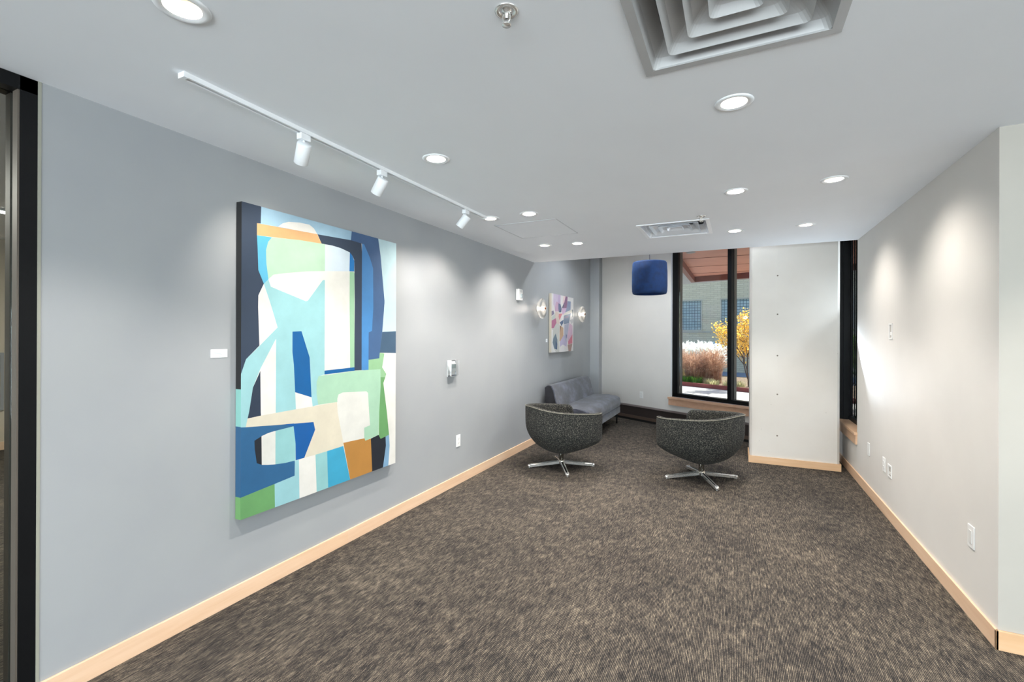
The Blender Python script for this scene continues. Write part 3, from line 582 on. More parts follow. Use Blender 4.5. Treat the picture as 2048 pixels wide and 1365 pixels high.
def card(y0, y1, z0, z1, label, lines):
    t = thing('wall_label', label, 'label', (XL, y0, z0)); sbox('card', (0, .004, 0, y1-y0, 0, z1-z0), M_PAPER, t, .0006)
    bm = nb(); h = z1-z0; wd = y1-y0
    for fz, a_, b_ in lines: box(bm, .004, .0046, wd*a_, wd*b_, h*fz, h*(fz+.06))
    obj('caption_print', bm, M_INK, t)
card(1.497, 1.584, 1.335, 1.378, 'small white caption card left of the big blue painting', [(.62, .13, .36), (.62, .39, .62), (.47, .13, .60), (.33, .13, .68), (.12, .5, .65)])
card(6.205, 6.262, 1.366, 1.414, 'tiny white caption card left of the pastel painting', [(.6, .2, .6), (.4, .2, .7)])

# ================================================================== WALL SCONCES
def sconce(y, label):
    t = thing('wall_sconce', label, 'wall light', (XL, y, 1.828), group='round glass sconces')
    MR = Matrix.Rotation(math.pi/2, 4, 'Y')
    bm = nb(); lathe(bm, [(0, .0), (.052, .0), (.052, .014), (.046, .018), (.02, .02), (.018, .04), (0, .04)], 32, MR); obj('backplate', bm, M_CHROME, t)
    bm = nb(); lathe(bm, [(.030, .040), (.06, .024), (.10, .030), (.128, .050), (.138, .068), (.136, .080), (.122, .092), (.10, .086), (.078, .094), (.055, .106), (.034, .100), (.032, .088), (.055, .092), (.08, .080), (.10, .074), (.118, .076), (.126, .068), (.10, .044), (.06, .038)], 48, MR, close=True); obj('glass_disc', bm, M_SCGLASS, t)
    bm = nb(); lathe(bm, [(0, .108), (.016, .106), (.026, .092), (.028, .066), (.022, .044), (.01, .04)], 28, MR); obj('bulb', bm, M_BULB, t)
    bm = nb(); lathe(bm, [(0, .124), (.013, .122), (.016, .112), (.015, .104)], 20, MR); obj('finial', bm, mat('copper', (190, 120, 88), .25, metal=1), t)
    light('sconce_lamp', 'POINT', (XL+.115, y, 1.828), 3.2, (1, .92, .82), .03)
sconce(5.897, 'glowing round glass wall light left of the pastel painting')
sconce(7.735, 'glowing round glass wall light right of the pastel painting')

# ================================================================== SMALL WALL DEVICES
def plateM(x, y, z, nx): # local x = out of the wall, y = along the wall, z = up
    return Matrix.Translation((x, y, z)) @ Matrix.Rotation(0 if nx > 0 else math.pi, 4, 'Z')
def device(name, label, cat, loc, rz, kind, w=.072, h=.116, group=None):
    t = thing(name, label, cat, loc, rz, group)
    if kind == 'recess':
        bm = nb(); a, b2 = w/2, h/2; r = .012
        for q in ((-a, a, b2-r, b2), (-a, a, -b2, -b2+r), (-a, -a+r, -b2+r, b2-r), (a-r, a, -b2+r, b2-r)): box(bm, 0, .005, *q)
        obj('frame', bm, M_PLAST, t)
        bm = nb(); box(bm, .0003, .0012, -a+r, a-r, -b2+r, b2-r); obj('recess_back', bm, mat('recess_back', (176, 172, 166), .6), t)
        bm = nb(); box(bm, .001, .0035, -a+r+.004, -a+r+.012, -b2+r+.004, b2-r-.004); box(bm, .001, .004, -.010, a-r-.006, -b2*.5, -b2*.1); obj('jack', bm, M_PLAST, t)
        return t
    bm = nb(); box(bm, 0, .006, -w/2, w/2, -h/2, h/2); bev(bm, .0022, 2); obj('cover_plate', bm, M_PLAST, t)
    if kind == 'outlet':
        for s in (-1, 1):
            bm = nb(); prism(bm, [(math.cos(a)*.017, max(-.0135, min(.0135, math.sin(a)*.017))+s*.020) for a in [2*math.pi*i/20 for i in range(20)]], .006, .0078, Matrix(((0, 0, 1, 0), (1, 0, 0, 0), (0, 1, 0, 0), (0, 0, 0, 1))))
            r_ = obj('receptacle', bm, M_PLAST, t)
            bm = nb(); box(bm, .0078, .0082, -.0075, -.0055, s*.020-.001, s*.020+.008); box(bm, .0078, .0082, .0055, .0075, s*.020-.001, s*.020+.007); box(bm, .0078, .0082, -.002, .002, s*.020-.009, s*.020-.005)
            obj('slots', bm, M_DARK, r_)
        bm = nb(); lathe(bm, [(0, .0073), (.003, .007), (.0032, .006)], 12, Matrix.Rotation(math.pi/2, 4, 'Y')); obj('screw', bm, M_ALU, t)
    elif kind == 'blank':
        for s in (-1, 1):
            bm = nb(); lathe(bm, [(0, .0073), (.003, .007), (.0032, .006)], 12, Matrix.Translation((0, 0, s*.042)) @ Matrix.Rotation(math.pi/2, 4, 'Y')); obj('screw', bm, M_ALU, t)
    elif kind == 'decora':
        bm = nb(); box(bm, .006, .0085, -.0165, .0165, -.0335, .0335); bev(bm, .001); obj('insert', bm, mat('insert', (222, 221, 218), .3), t)
    return t
device('power_outlet', 'white outlet low on the grey wall right of the big painting', 'outlet', (XL, 3.885, .425), 0, 'outlet')
device('power_outlet', 'white outlet low on the white back wall left of the window', 'outlet', (-1.452+.006*-.5, 8.192-.07, .449), math.radians(-120), 'outlet') if False else None
pb = WF @ Vector((-5.354, DW-.0005, .449)); device('power_outlet', 'white outlet low on the white back wall between sofa and window', 'outlet', pb, math.atan2(-NA.y, -NA.x), 'outlet')
device('power_outlet', 'nearest white outlet, low at the near end of the right wall', 'outlet', (XR, 3.217, .421), math.pi, 'decora')
device('power_outlet', 'white outlet on the right wall just left of the square recessed box', 'outlet', (XR, 4.802, .402), math.pi, 'outlet')
device('blank_plate', 'white blank plate low on the right wall, closest to the window', 'wall plate', (XR, 5.302, .420), math.pi, 'blank')
device('recessed_box', 'low white recessed cable box on the right wall', 'wall box', (XR, 4.648, .388), math.pi, 'recess', .10, .10)
device('recessed_box', 'white recessed cable box at eye level on the right wall', 'wall box', (XR, 4.634, 1.502), math.pi, 'recess', .085, .125)
# thermostat under a clear guard
t = thing('thermostat', 'thermostat under a clear plastic guard on the grey wall', 'thermostat', (XL, 3.757, 1.143))
sbox('base', (0, .006, -.066, .066, -.066, .066), M_PLAST, t, .002)
bm = nb(); box(bm, .006, .030, -.038, .048, -.030, .048); bev(bm, .004, 2); obj('body', bm, M_PLAST, t)
sbox('display', (.030, .0305, -.028, .038, .0, .036), mat('lcd', (190, 200, 196), .3), t)
bm = nb(); box(bm, .004, .046, -.072, .072, -.075, .075); bev(bm, .008, 2); obj('clear_guard', bm, M_CLEAR, t)
bm = nb(); tube(bm, [(.006, -.072, -.075), (.006, .072, -.075), (.006, .072, .075), (.006, -.072, .075)], .0035, 6, closed=True); tube(bm, [(.045, -.068, -.071), (.045, .068, -.071), (.045, .068, .071), (.045, -.068, .071)], .0022, 6, closed=True)
obj('guard_rim', bm, mat('guard_rim', (225, 228, 232), .2), t)
# strobe
t = thing('alarm_strobe', 'white fire alarm strobe high on the grey wall before the lounge', 'alarm', (XL, 5.255, 1.964))
bm = nb(); box(bm, 0, .045, -.060, .060, -.072, .072); bev(bm, .010, 3); obj('housing', bm, M_PLAST, t)
bm = nb(); box(bm, .045, .062, -.020, .026, -.040, .012); bev(bm, .006, 2); obj('lens', bm, mat('strobe_lens', (196, 206, 210), .08, metal=.3), t)
bm = nb()
for k in range(4): box(bm, .0455, .0465, -.03, .03, .030+k*.008, .033+k*.008)
obj('grille', bm, M_GREYP, t)

# ================================================================== BASEBOARD HEATER on the back wall
t = thing('baseboard_heater', 'long dark bronze baseboard heater running along the back wall', 'heater')
M_HEAT = mat('dark_bronze_enamel', (62, 54, 52), .38, metal=.3)
u0, u1 = -6.33, -2.62
n_ = DW
def wprism(bm, prof, u0, u1):
    A = [bm.verts.new(WF @ Vector((u0, n, z))) for n, z in prof]; B = [bm.verts.new(WF @ Vector((u1, n, z))) for n, z in prof]
    bm.faces.new(A); bm.faces.new(B[::-1])
    for i in range(len(prof)): bm.faces.new((A[i], A[(i+1) % len(prof)], B[(i+1) % len(prof)], B[i]))
bm = nb(); wprism(bm, [(n_-.002, .262), (n_-.045, .262), (n_-.075, .246), (n_-.075, .238), (n_-.002, .238)], u0, u1); obj('top_cap', bm, mat('heater_cap', (104, 94, 92), .35, metal=.3), t)
bm = nb(); wprism(bm, [(n_-.066, .236), (n_-.066, .085), (n_-.060, .085), (n_-.060, .236)], u0, u1); obj('front_panel', bm, M_HEAT, t)
bm = nb(); wprism(bm, [(n_-.001, .262), (n_-.001, .0), (n_-.004, .0), (n_-.004, .262)], u0, u1); obj('back_panel', bm, M_HEAT, t)
bm = nb(); wprism(bm, [(n_-.074, .048), (n_-.070, .088), (n_-.066, .088), (n_-.068, .044), (n_-.010, .040), (n_-.010, .036), (n_-.074, .040)], u0, u1); obj('lower_louvre', bm, mat('heater_louvre', (88, 74, 66), .3, metal=.3), t)
bm = nb()
wprism(bm, [(n_-.055, .0), (n_-.055, .036), (n_-.045, .036), (n_-.045, .0)], u0, u1); obj('kick_strip', bm, M_DARK, t)
for u in (u0, -5.0, -3.9, u1-.004):
    bm = nb(); wprism(bm, [(n_-.062, .0), (n_-.062, .236), (n_-.006, .25), (n_-.006, .0)], u, u+.003); obj('support', bm, M_HEAT, t)

# ================================================================== PENDANT
PX, PY = -1.113, 6.8
t = thing('pendant_lamp', 'deep blue velvet drum pendant hanging before the window', 'lamp', (PX, PY, 0))
M_BLUE = noisy('blue_velvet', (0, 34, 76), (2, 46, 96), 14, rough=.85, sheen=.08)
bsdf(M_BLUE).inputs['Sheen Tint'].default_value = (.15, .45, 1, 1)
zb, zt_, r = 2.052, 2.508, .242
bm = nb(); lathe(bm, [(r-.022, zb), (r-.012, zb+.006), (r-.002, zb+.04), (r+.001, zb+.12), (r, zt_-.14), (r-.008, zt_-.02), (r-.022, zt_), (r-.030, zt_-.002), (r-.014, zt_-.14), (r-.012, zb+.12), (r-.024, zb+.012), (r-.030, zb)], 64, close=True)
obj('lamp_shade', bm, M_BLUE, t)
bm = nb(); lathe(bm, [(0, zt_-.03), (r-.018, zt_-.03)], 48); obj('top_disc', bm, mat('blue_inner', (60, 110, 180), .7), t)
bm = nb(); lathe(bm, [(0, zb+.05), (r-.02, zb+.05)], 48); obj('diffuser_disc', bm, mat('blue_inner', (60, 110, 180), .7), t)
bm = nb(); tube(bm, [(0, 0, zt_-.03), (0, 0, HH)], .0035, 8); obj('cord', bm, mat('cord', (60, 62, 66), .5), t)
bm = nb(); lathe(bm, [(0, HH-.03), (.06, HH-.03), (.065, HH-.001)], 24); obj('canopy', bm, M_TRIMW, t)

# ================================================================== SOFA
t = thing('sofa', 'armless blue grey velvet sofa along the wall under the pastel painting', 'sofa', (XL, 6.04, 0))
M_VEL = mat('velvet', (96, 102, 122), .8, sheen=.35)
vv = coords(M_VEL, (1, .6, 1)); vn = noise(M_VEL, vv, 5.5, 5, .65)
L(M_VEL, ramp(M_VEL, vn, [(.34, (40, 43, 52)), (.5, (62, 66, 79)), (.66, (92, 98, 114))]), bsdf(M_VEL).inputs['Base Color'])
M_VELD = noisy('dark_velvet', (34, 34, 38), (44, 44, 50), 9, rough=.9)
SL = 1.80
def yprism(bm, prof, y0, y1, mi=0):
    A = [bm.verts.new((x, y0, z)) for x, z in prof]; B = [bm.verts.new((x, y1, z)) for x, z in prof]
    bm.faces.new(A).material_index = mi; bm.faces.new(B[::-1]).material_index = mi
    for i in range(len(prof)): bm.faces.new((A[i], A[(i+1) % len(prof)], B[(i+1) % len(prof)], B[i])).material_index = mi
bm = nb(); yprism(bm, [(.07, .20), (.07, .40), (.05, .74), (.10, .775), (.15, .765), (.185, .70), (.245, .46), (.27, .40), (.27, .20)], 0, SL); bev(bm, .016, 3)
obj('backrest', bm, M_VEL, t, smooth=False)
bm = nb(); yprism(bm, [(.075, .21), (.075, .40), (.056, .735), (.10, .765), (.145, .755), (.175, .70), (.235, .46), (.26, .40), (.26, .21)], -.004, 0); obj('end_panel', bm, M_VELD, t)
bm = nb(); yprism(bm, [(.20, .285), (.20, .44), (.25, .462), (.50, .470), (.64, .455), (.700, .425), (.712, .36), (.705, .285)], -.002, SL); bev(bm, .022, 3)
obj('seat_cushion', bm, M_VEL, t)
bm = nb(); yprism(bm, [(.08, .175), (.08, .282), (.700, .282), (.700, .175)], .0, SL-.002); bev(bm, .008, 2); obj('seat_base', bm, M_VEL, t)
for x, y in ((.655, SL-.055), (.655, .07), (.13, SL-.07), (.13, .07)):
    bm = nb(); tube(bm, [(x, y, .176), (x, y, 0)], .014, 10, taper=.85); box(bm, x-.03, x+.03, y-.02, y+.02, .170, .176); obj('leg', bm, M_BLACK, t)

# ================================================================== SWIVEL CHAIRS
M_TWEED = mat('tweed', (70, 72, 70), .95)
v = coords(M_TWEED); a_ = noise(M_TWEED, v, 105, 2, .7); b_ = noise(M_TWEED, v, 260, 1, .5)
f_ = math_(M_TWEED, 'ADD', math_(M_TWEED, 'MULTIPLY', a_, .7), math_(M_TWEED, 'MULTIPLY', b_, .3))
L(M_TWEED, ramp(M_TWEED, f_, [(.42, (12, 13, 14)), (.52, (34, 35, 34)), (.62, (104, 102, 93))]), bsdf(M_TWEED).inputs['Base Color'])
bump(M_TWEED, f_, .5, .003)
def chair(loc, rz, label, leg_rot):
    t = thing('swivel_armchair', label, 'armchair', (loc[0], loc[1], 0), rz, 'tweed swivel armchairs')
    TH, ZB = .052, .165
    def rho(al):       # al measured from +y (front), plan radius
        s, c = abs(math.sin(al)), math.cos(al)
        a, b = .418, (.40 if c > 0 else .375); n = 2.7 if c > 0 else 2.35
        return 1/((s/a)**n+(abs(c)/b)**n)**(1/n)
    def sm(x, a, b):
        x = max(0, min(1, (x-a)/(b-a))); return x*x*(3-2*x)
    def rim(al):
        d = abs(math.degrees(al))
        top = .640+.058*max(0, min(1, (d-60)/110))
        lo = .315
        x = max(0, min(1, (d-38)/11.0))
        if x < .12: return lo+(top-.075-lo)*(x/.12)
        q = (x-.12)/.88; return top-.075+.075*math.sqrt(max(0, 1-(1-q)**2))
    def frac(z, al):
        d = abs(math.degrees(al)); wf_ = 1-sm(d, 30, 120)
        zz = min(1, (z-ZB)/.34); back = (1-(1-zz)**2.1)**(1/2.1)
        zf = min(1, (z-ZB)/.17); front = (1-(1-zf)**1.35)**(1/1.25)
        return (back*(1-wf_)+min(1, front)*wf_)*(1+.02*(z-.5))
    angs = [i*7.5 for i in range(0, 5)]+[35, 38, 38.8, 39.4, 40.2, 41.5, 43, 45, 47, 49, 54, 60]+[67.5+7.5*i for i in range(0, 16)]
    angs = sorted(set([-a for a in angs if 0 < a < 180]+[a for a in angs if a <= 180]))
    NZ = 16
    bm = nb(); cols = []
    cen = bm.verts.new((0, 0, ZB)); cin = bm.verts.new((0, .02, .33))
    for d in angs:
        al = math.radians(d); h = rim(al); col = []
        for k in range(1, NZ+1):
            s = (k/NZ)**1.7 if True else k/NZ
            z = ZB+(h-.018-ZB)*s; r = rho(al)*frac(z, al); col.append((r, z))
        R = rho(al)*frac(h, al)
        col += [(R-.008, h-.004), (R-.026, h+.002), (R-TH+.006, h-.006), (R-TH, h-.025)]
        zi = min(.335, h-.035)
        for k in range(1, 5): col.append((R-TH-.03*k/4, h-.025+(zi-h+.025)*k/4))
        col += [(R*.45, zi)]
        cols.append([bm.verts.new((r*math.sin(al), r*math.cos(al), z)) for r, z in col])
    n = len(cols)
    for i in range(n):
        A, B = cols[i], cols[(i+1) % n]
        bm.faces.new((cen, A[0], B[0])); bm.faces.new((A[-1], cin, B[-1]))
        for k in range(len(A)-1): bm.faces.new((A[k], A[k+1], B[k+1], B[k]))
    obj('shell', bm, M_TWEED, t, smooth=True, mod=1)
    # piping along the outer top edge
    pts = []
    for d in range(47, 314, 5):
        dd = d if d <= 180 else d-360
        al = math.radians(dd); h = rim(al); R = rho(al)*frac(h, al)-.001
        pts.append((R*math.sin(al), R*math.cos(al), h-.010))
    bm = nb(); tube(bm, pts, .0042, 8); obj('piping', bm, noisy('piping_fabric', (88, 86, 78), (128, 126, 114), 200, rough=.9), t)
    # seat cushion
    bm = nb(); out = []
    for d in range(0, 360, 10):
        al = math.radians(d if d <= 180 else d-360); r = rho(al)-TH-.012
        if abs(math.degrees(al)) < 45: r = min(rho(al)-.03, r+.03)
        out.append((r*math.sin(al), r*math.cos(al)))
    prism(bm, out, .325, .425); bev(bm, .02, 3, [e for e in bm.edges if abs(e.verts[0].co.z-e.verts[1].co.z) < 1e-5]); obj('seat_cushion', bm, M_TWEED, t, smooth=False)
    # base
    bm = nb(); lathe(bm, [(.027, .085), (.027, .168), (.055, .172), (.055, .178), (0, .178)], 28); lathe(bm, [(0, .038), (.030, .04), (.034, .046), (.034, .082), (.027, .088)], 28); obj('column', bm, M_NICKEL, t)
    for k in range(4):
        a = leg_rot-rz+k*math.pi/2; M = Matrix.Rotation(a, 4, 'Z')
        bm = nb(); Lr = .372; 
        def sec(x, w_, zt, zb_): return [bm.verts.new(M @ Vector((x, yy, zz))) for yy, zz in ((-w_, zb_), (w_, zb_), (w_, zt-.006), (w_-.006, zt), (w_-.006, zt-.010), (-w_+.006, zt-.010), (-w_+.006, zt), (-w_, zt-.006))]
        S = [sec(.02, .020, .078, .044), sec(Lr-.030, .0185, .040, .012)]
        for i in range(8): bm.faces.new((S[0][i], S[0][(i+1) % 8], S[1][(i+1) % 8], S[1][i]))
        bm.faces.new(S[0]); bm.faces.new(S[1][::-1])
        lathe(bm, [(0, .037), (.014, .036), (.0195, .029), (.0195, .010), (.014, .006), (0, .005)], 20, M @ Matrix.Translation((Lr-.0165, 0, 0)))
        box(bm, Lr-.045, Lr-.016, -.0185, .0185, .010, .037, M=M)
        lathe(bm, [(0, 0), (.010, 0), (.010, .006), (0, .006)], 14, M @ Matrix.Translation((Lr-.0165, 0, 0)))
        lg = obj('leg', bm, M_CHROME, t)
        bm = nb(); vs = [M @ Vector(p) for p in ((.04, -.0085, .0690), (.04, .0085, .0690), (Lr-.052, .0075, .0345), (Lr-.052, -.0075, .0345))]
        vt = [bm.verts.new(p) for p in vs]; vb = [bm.verts.new(p-Vector((0, 0, .003))) for p in vs]
        bm.faces.new(vt); bm.faces.new(vb[::-1])
        for i in range(4): bm.faces.new((vt[i], vt[(i+1) % 4], vb[(i+1) % 4], vb[i]))
        obj('inlay', bm, M_BLACK, lg)
    return t
def face(dx, dy): return math.atan2(dy, dx)-math.pi/2
chair((-1.743, 4.893), face(.62, .78), 'tweed tub swivel armchair on the left, in front of the sofa', math.radians(29.7))
chair((-.3185, 5.130), face(-.90, .44), 'tweed tub swivel armchair on the right, beside the concrete column', math.radians(26.4))
# ================================================================== OUTSIDE
def W(u, n, z=0): return WF @ Vector((u, n, z))
bm = nb()
box(bm, -60, 60, 5.4, 12.0, -.25, -.012, M=WF); box(bm, XR+.3, 40, YR+.3, 7.0, -.25, -.013)
M_PATIO = noisy('patio_concrete', (184, 178, 170), (196, 190, 182), 5, rough=.85)
struct('patio_ground', bm, M_PATIO)
bm = nb(); wfbox(bm, -60, 60, 15.8, 60, -.25, -.10); struct('road_ground', bm, noisy('asphalt', (112, 120, 134), (128, 136, 150), 8, rough=.8))
bm = nb(); wfbox(bm, -60, 60, 12.06, 15.8, -.25, .04); struct('planting_bed_ground', bm, noisy('mulch', (92, 72, 54), (140, 118, 92), 30, rough=1))
bm = nb(); wfbox(bm, -60, 60, 12.0, 12.06, -.1, .10); tag(obj('steel_edging', bm, noisy('rusted_steel', (118, 42, 38), (134, 52, 44), 6, rough=.6)), 'low rust red steel edging between the patio and the planting bed', 'edging')
# canopy: rust coloured panels, beam along world Y at its left side, fascia at the front
cn = thing('entrance_canopy', 'flat canopy with pinkish panels and brown edge beams outside the window', 'canopy', (0, 0, 0))
M_PANEL = noisy('canopy_panel', (190, 132, 116), (200, 142, 124), 2, rough=.55); M_BEAM = noisy('canopy_beam', (112, 68, 58), (122, 76, 64), 3, rough=.5)
ZC = 2.9
pA = W(-7.50, 11.0); pB = Vector((7.5, pA.y-8.5*.28, 0)); x0 = pA.x
x0 = -1.0
def cpoly(bm, pts, z0, z1): prism(bm, pts, z0, z1)
fr = lambda x: 13.27-.30*(x-x0)      # front line of the canopy in world y
wl = lambda x: (DW+.21-.5*x)/.866    # outer face of the back wall
bm = nb(); cpoly(bm, [(x0, wl(x0)+.02), (1.9, wl(1.9)+.6), (7.5, 4.3), (7.5, fr(7.5)), (x0, fr(x0))], ZC+.14, ZC+.2)  # unseen right part stretched wide to block the sun
o = obj('panel', bm, M_PANEL, cn)
bm = nb()
for k in range(6):
    y = 12.55-k*1.22
    prism(bm, [(x0, y), (7.5, y-.30*8.5*.0), (7.5, y+.012), (x0, y+.012)], ZC+.134, ZC+.14)
prism(bm, [(-.62+1.22, 5.8), (-.61+1.22, 5.8), (-.61+1.22, 12.9), (-.62+1.22, 12.9)], ZC+.134, ZC+.14)
obj('panel_joint', bm, mat('joint', (110, 74, 66), .8), cn)
bm = nb(); prism(bm, [(x0-.10, wl(x0-.1)+.02), (x0, wl(x0)+.02), (x0, fr(x0)), (x0-.10, fr(x0))], ZC, ZC+.22); obj('edge_beam', bm, M_BEAM, cn)
bm = nb(); prism(bm, [(x0-.1, fr(x0)), (7.5, fr(7.5)), (7.5, fr(7.5)+.10), (x0-.1, fr(x0)+.10)], ZC, ZC+.22); obj('edge_beam', bm, M_BEAM, cn)
bm = nb(); M_GS = noisy('grey_soffit', (150, 156, 162), (156, 162, 168), 2, rough=.6)
prism(bm, [(x0-2.2, wl(x0-2.2)+.02), (x0-.1, wl(x0-.1)+.02), (x0-.1, fr(x0)+.1), (7.5, fr(7.5)+.1), (7.5, fr(7.5)+.5), (x0-2.2, fr(x0-2.2)+.5)], ZC+.02, ZC+.24); obj('outer_soffit', bm, M_GS, cn)
bm = nb(); lathe(bm, [(0, .128), (.05, .128), (.075, .125), (.085, .135)], 24, Matrix.Translation((-.78, 9.35, ZC))); tag(obj('canopy_downlight', bm, M_GREYP), 'small round recessed light in the canopy panels outside', 'light')
bm = nb(); box(bm, -1.385, -1.325, 13.0, 13.06, -.012, ZC+.02); tag(obj('canopy_post', bm, mat('post', (214, 218, 222), .5)), 'slim pale post holding up the canopy corner outside', 'post')
# building across the road
BM = Matrix.Rotation(math.radians(-10), 4, 'Z') @ Matrix.Translation((0, 22, 0))
bd = thing('brick_building', 'pale brick building across the road with glass block windows', 'building')
M_BRICK = mat('pale_brick', (178, 172, 154), .85)
bt = N(M_BRICK, 'ShaderNodeTexBrick'); bt.inputs['Scale'].default_value = 1.0; bt.inputs['Brick Width'].default_value = .30; bt.inputs['Row Height'].default_value = .085; bt.inputs['Mortar Size'].default_value = .008
bt.inputs['Color1'].default_value = (*lin((200, 188, 162)), 1); bt.inputs['Color2'].default_value = (*lin((188, 176, 150)), 1); bt.inputs['Mortar'].default_value = (*lin((166, 158, 140)), 1)
tc = N(M_BRICK, 'ShaderNodeTexCoord'); sx = N(M_BRICK, 'ShaderNodeSeparateXYZ'); cx = N(M_BRICK, 'ShaderNodeCombineXYZ')
L(M_BRICK, tc.outputs['Object'], sx.inputs[0]); L(M_BRICK, sx.outputs[0], cx.inputs[0]); L(M_BRICK, sx.outputs[2], cx.inputs[1]); L(M_BRICK, cx.outputs[0], bt.inputs['Vector']); L(M_BRICK, bt.outputs[0], bsdf(M_BRICK).inputs['Base Color'])
# window openings in building coordinates (x along the facade)
def bx_(x, y): 
    v = BM.inverted() @ Vector((x, y, 0)); return v.x
wins = [(bx_(-3.3, 22.9), bx_(-1.44, 22.59)), (bx_(-.60, 22.44), bx_(1.3, 22.1)), (bx_(2.1, 21.97), bx_(4.0, 21.63)), (bx_(4.8, 21.5), bx_(6.7, 21.2))]
Tb = lambda v: Vector((v.x, 0, v.y))
bm = nb(); flat_with_holes(bm, [(-14, -.2), (16, -.2), (16, 5.3), (-14, 5.3)], [[(a, 1.75), (b, 1.75), (b, 3.07), (a, 3.07)] for a, b in wins], Tb)
box(bm, -14, 16, .25, 6, -.2, 5.3)
wallo = obj('wall', bm, M_BRICK, bd); wallo.matrix_local = BM
bm = nb(); box(bm, -14, 16, -.03, .0, 1.62, 1.69)
for a, b in wins:
    for q in ((a-.05, a, 1.75, 3.07), (b, b+.05, 1.75, 3.07), (a-.05, b+.05, 3.07, 3.12)): box(bm, q[0], q[1], -.02, .1, q[2], q[3])
    box(bm, a-.05, b+.05, -.04, .1, 1.69, 1.75)
sl = obj('ledge', bm, mat('stone_ledge', (172, 166, 152), .8), bd); sl.matrix_local = BM
M_GB = mat('glass_block', (112, 134, 146), .25)
gb = N(M_GB, 'ShaderNodeTexBrick'); gb.offset = 0; gb.inputs['Scale'].default_value = 1; gb.inputs['Brick Width'].default_value = .125; gb.inputs['Row Height'].default_value = .125; gb.inputs['Mortar Size'].default_value = .011
gb.inputs['Color1'].default_value = (*lin((140, 158, 162)), 1); gb.inputs['Color2'].default_value = (*lin((124, 142, 148)), 1); gb.inputs['Mortar'].default_value = (*lin((52, 68, 80)), 1)
tc = N(M_GB, 'ShaderNodeTexCoord'); sx = N(M_GB, 'ShaderNodeSeparateXYZ'); cx = N(M_GB, 'ShaderNodeCombineXYZ')
L(M_GB, tc.outputs['Object'], sx.inputs[0]); L(M_GB, sx.outputs[0], cx.inputs[0]); L(M_GB, sx.outputs[2], cx.inputs[1]); L(M_GB, cx.outputs[0], gb.inputs['Vector']); L(M_GB, gb.outputs[0], bsdf(M_GB).inputs['Base Color'])
for a, b in wins:
    bm = nb(); box(bm, a, b, .06, .14, 1.75, 3.07); o = obj('glass_block_window', bm, M_GB, bd); o.matrix_local = BM
bm = nb(); ax = bx_(-.85, 22.48); box(bm, ax-.12, ax+.12, -.14, 0, .98, 1.22); box(bm, ax-.04, ax+.04, -.18, -.14, 1.02, 1.14); o = obj('meter_box', bm, mat('meter', (150, 176, 186), .4), bd); o.matrix_local = BM
# low wall far side and street kerb
bm = nb(); wfbox(bm, -16, 2, 15.8, 15.95, -.12, .03); tag(obj('road_kerb', bm, mat('kerb_stone', (150, 148, 144), .8)), 'grey kerb between the planting bed and the road', 'kerb')
# ornamental grasses
def blades(name, cx, cy, z0, n, h, spread, m, lean=.35, w=.006, label='', group=None, plume=None, seed=1, cat='grass'):
    rnd = random.Random(seed); bm = nb()
    for i in range(n):
        a = rnd.uniform(0, 2*math.pi); r0 = spread*.75*math.sqrt(rnd.random()); hh = h*rnd.uniform(.5, 1.12); ln = rnd.uniform(.0, .75)*spread
        bx0 = Vector((cx+r0*math.cos(a), cy+r0*math.sin(a), z0)); d = Vector((math.cos(a), math.sin(a), 0)); side = Vector((-d.y, d.x, 0))*w
        pts = [bx0, bx0+d*ln*.2+Vector((0, 0, hh*.5)), bx0+d*ln*.55+Vector((0, 0, hh*.85)), bx0+d*ln+Vector((0, 0, hh*rnd.uniform(.85, 1.0)))]
        prev = None
        for k, p in enumerate(pts):
            s = side*(1-.28*k) if plume is None else side*(1-.2*k)
            c = (bm.verts.new(p-s), bm.verts.new(p+s))
            if prev: bm.faces.new((prev[0], prev[1], c[1], c[0]))
            prev = c
        if plume:
            tip = pts[-1]; dd = (pts[-1]-pts[-2]).normalized()
            for q in range(9):
                p = tip+dd*(q-4)*.022+Vector((rnd.uniform(-1, 1), rnd.uniform(-1, 1), rnd.uniform(-1, 1)))*.012
                sz = plume*(1-abs(q-3.5)/6)
                e1 = Vector((rnd.uniform(-1, 1), rnd.uniform(-1, 1), rnd.uniform(-1, 1))).normalized()*sz; e2 = e1.cross(Vector((rnd.uniform(-1, 1), rnd.uniform(-1, 1), 1))).normalized()*sz*.6
                f = bm.faces.new([bm.verts.new(p+v_) for v_ in (-e1, e2, e1, -e2)]); f.material_index = 1
    o = obj(name, bm, m if isinstance(m, list) else [m, m], None, norm=False); tag(o, label, cat, group); return o
def leafy(name, rgb, rgb2, tr=.5):
    m = bpy.data.materials.new(name); m.use_nodes = True; t = m.node_tree; b = bsdf(m)
    v = coords(m); n = noise(m, v, 9, 3); c = ramp(m, n, [(.35, rgb), (.65, rgb2)]); L(m, c, b.inputs['Base Color']); b.inputs['Roughness'].default_value = .7
    tl = t.nodes.new('ShaderNodeBsdfTranslucent'); L(m, c, tl.inputs[0]); mx = t.nodes.new('ShaderNodeMixShader'); mx.inputs[0].default_value = tr
    out = [q for q in t.nodes if q.type == 'OUTPUT_MATERIAL'][0]
    L(m, b.outputs[0], mx.inputs[1]); L(m, tl.outputs[0], mx.inputs[2]); L(m, mx.outputs[0], out.inputs[0]); return m
M_BG = leafy('brown_grass', (150, 108, 84), (222, 182, 152)); M_WG = leafy('white_plume', (250, 248, 242), (255, 255, 252), .6); M_ST = leafy('straw', (176, 158, 120), (204, 188, 150))
M_GR = leafy('green_leaf', (84, 140, 48), (130, 180, 70)); M_PG = leafy('pale_grass', (196, 190, 140), (220, 214, 170)); M_DG = leafy('shrub_leaf', (70, 110, 50), (120, 160, 70))
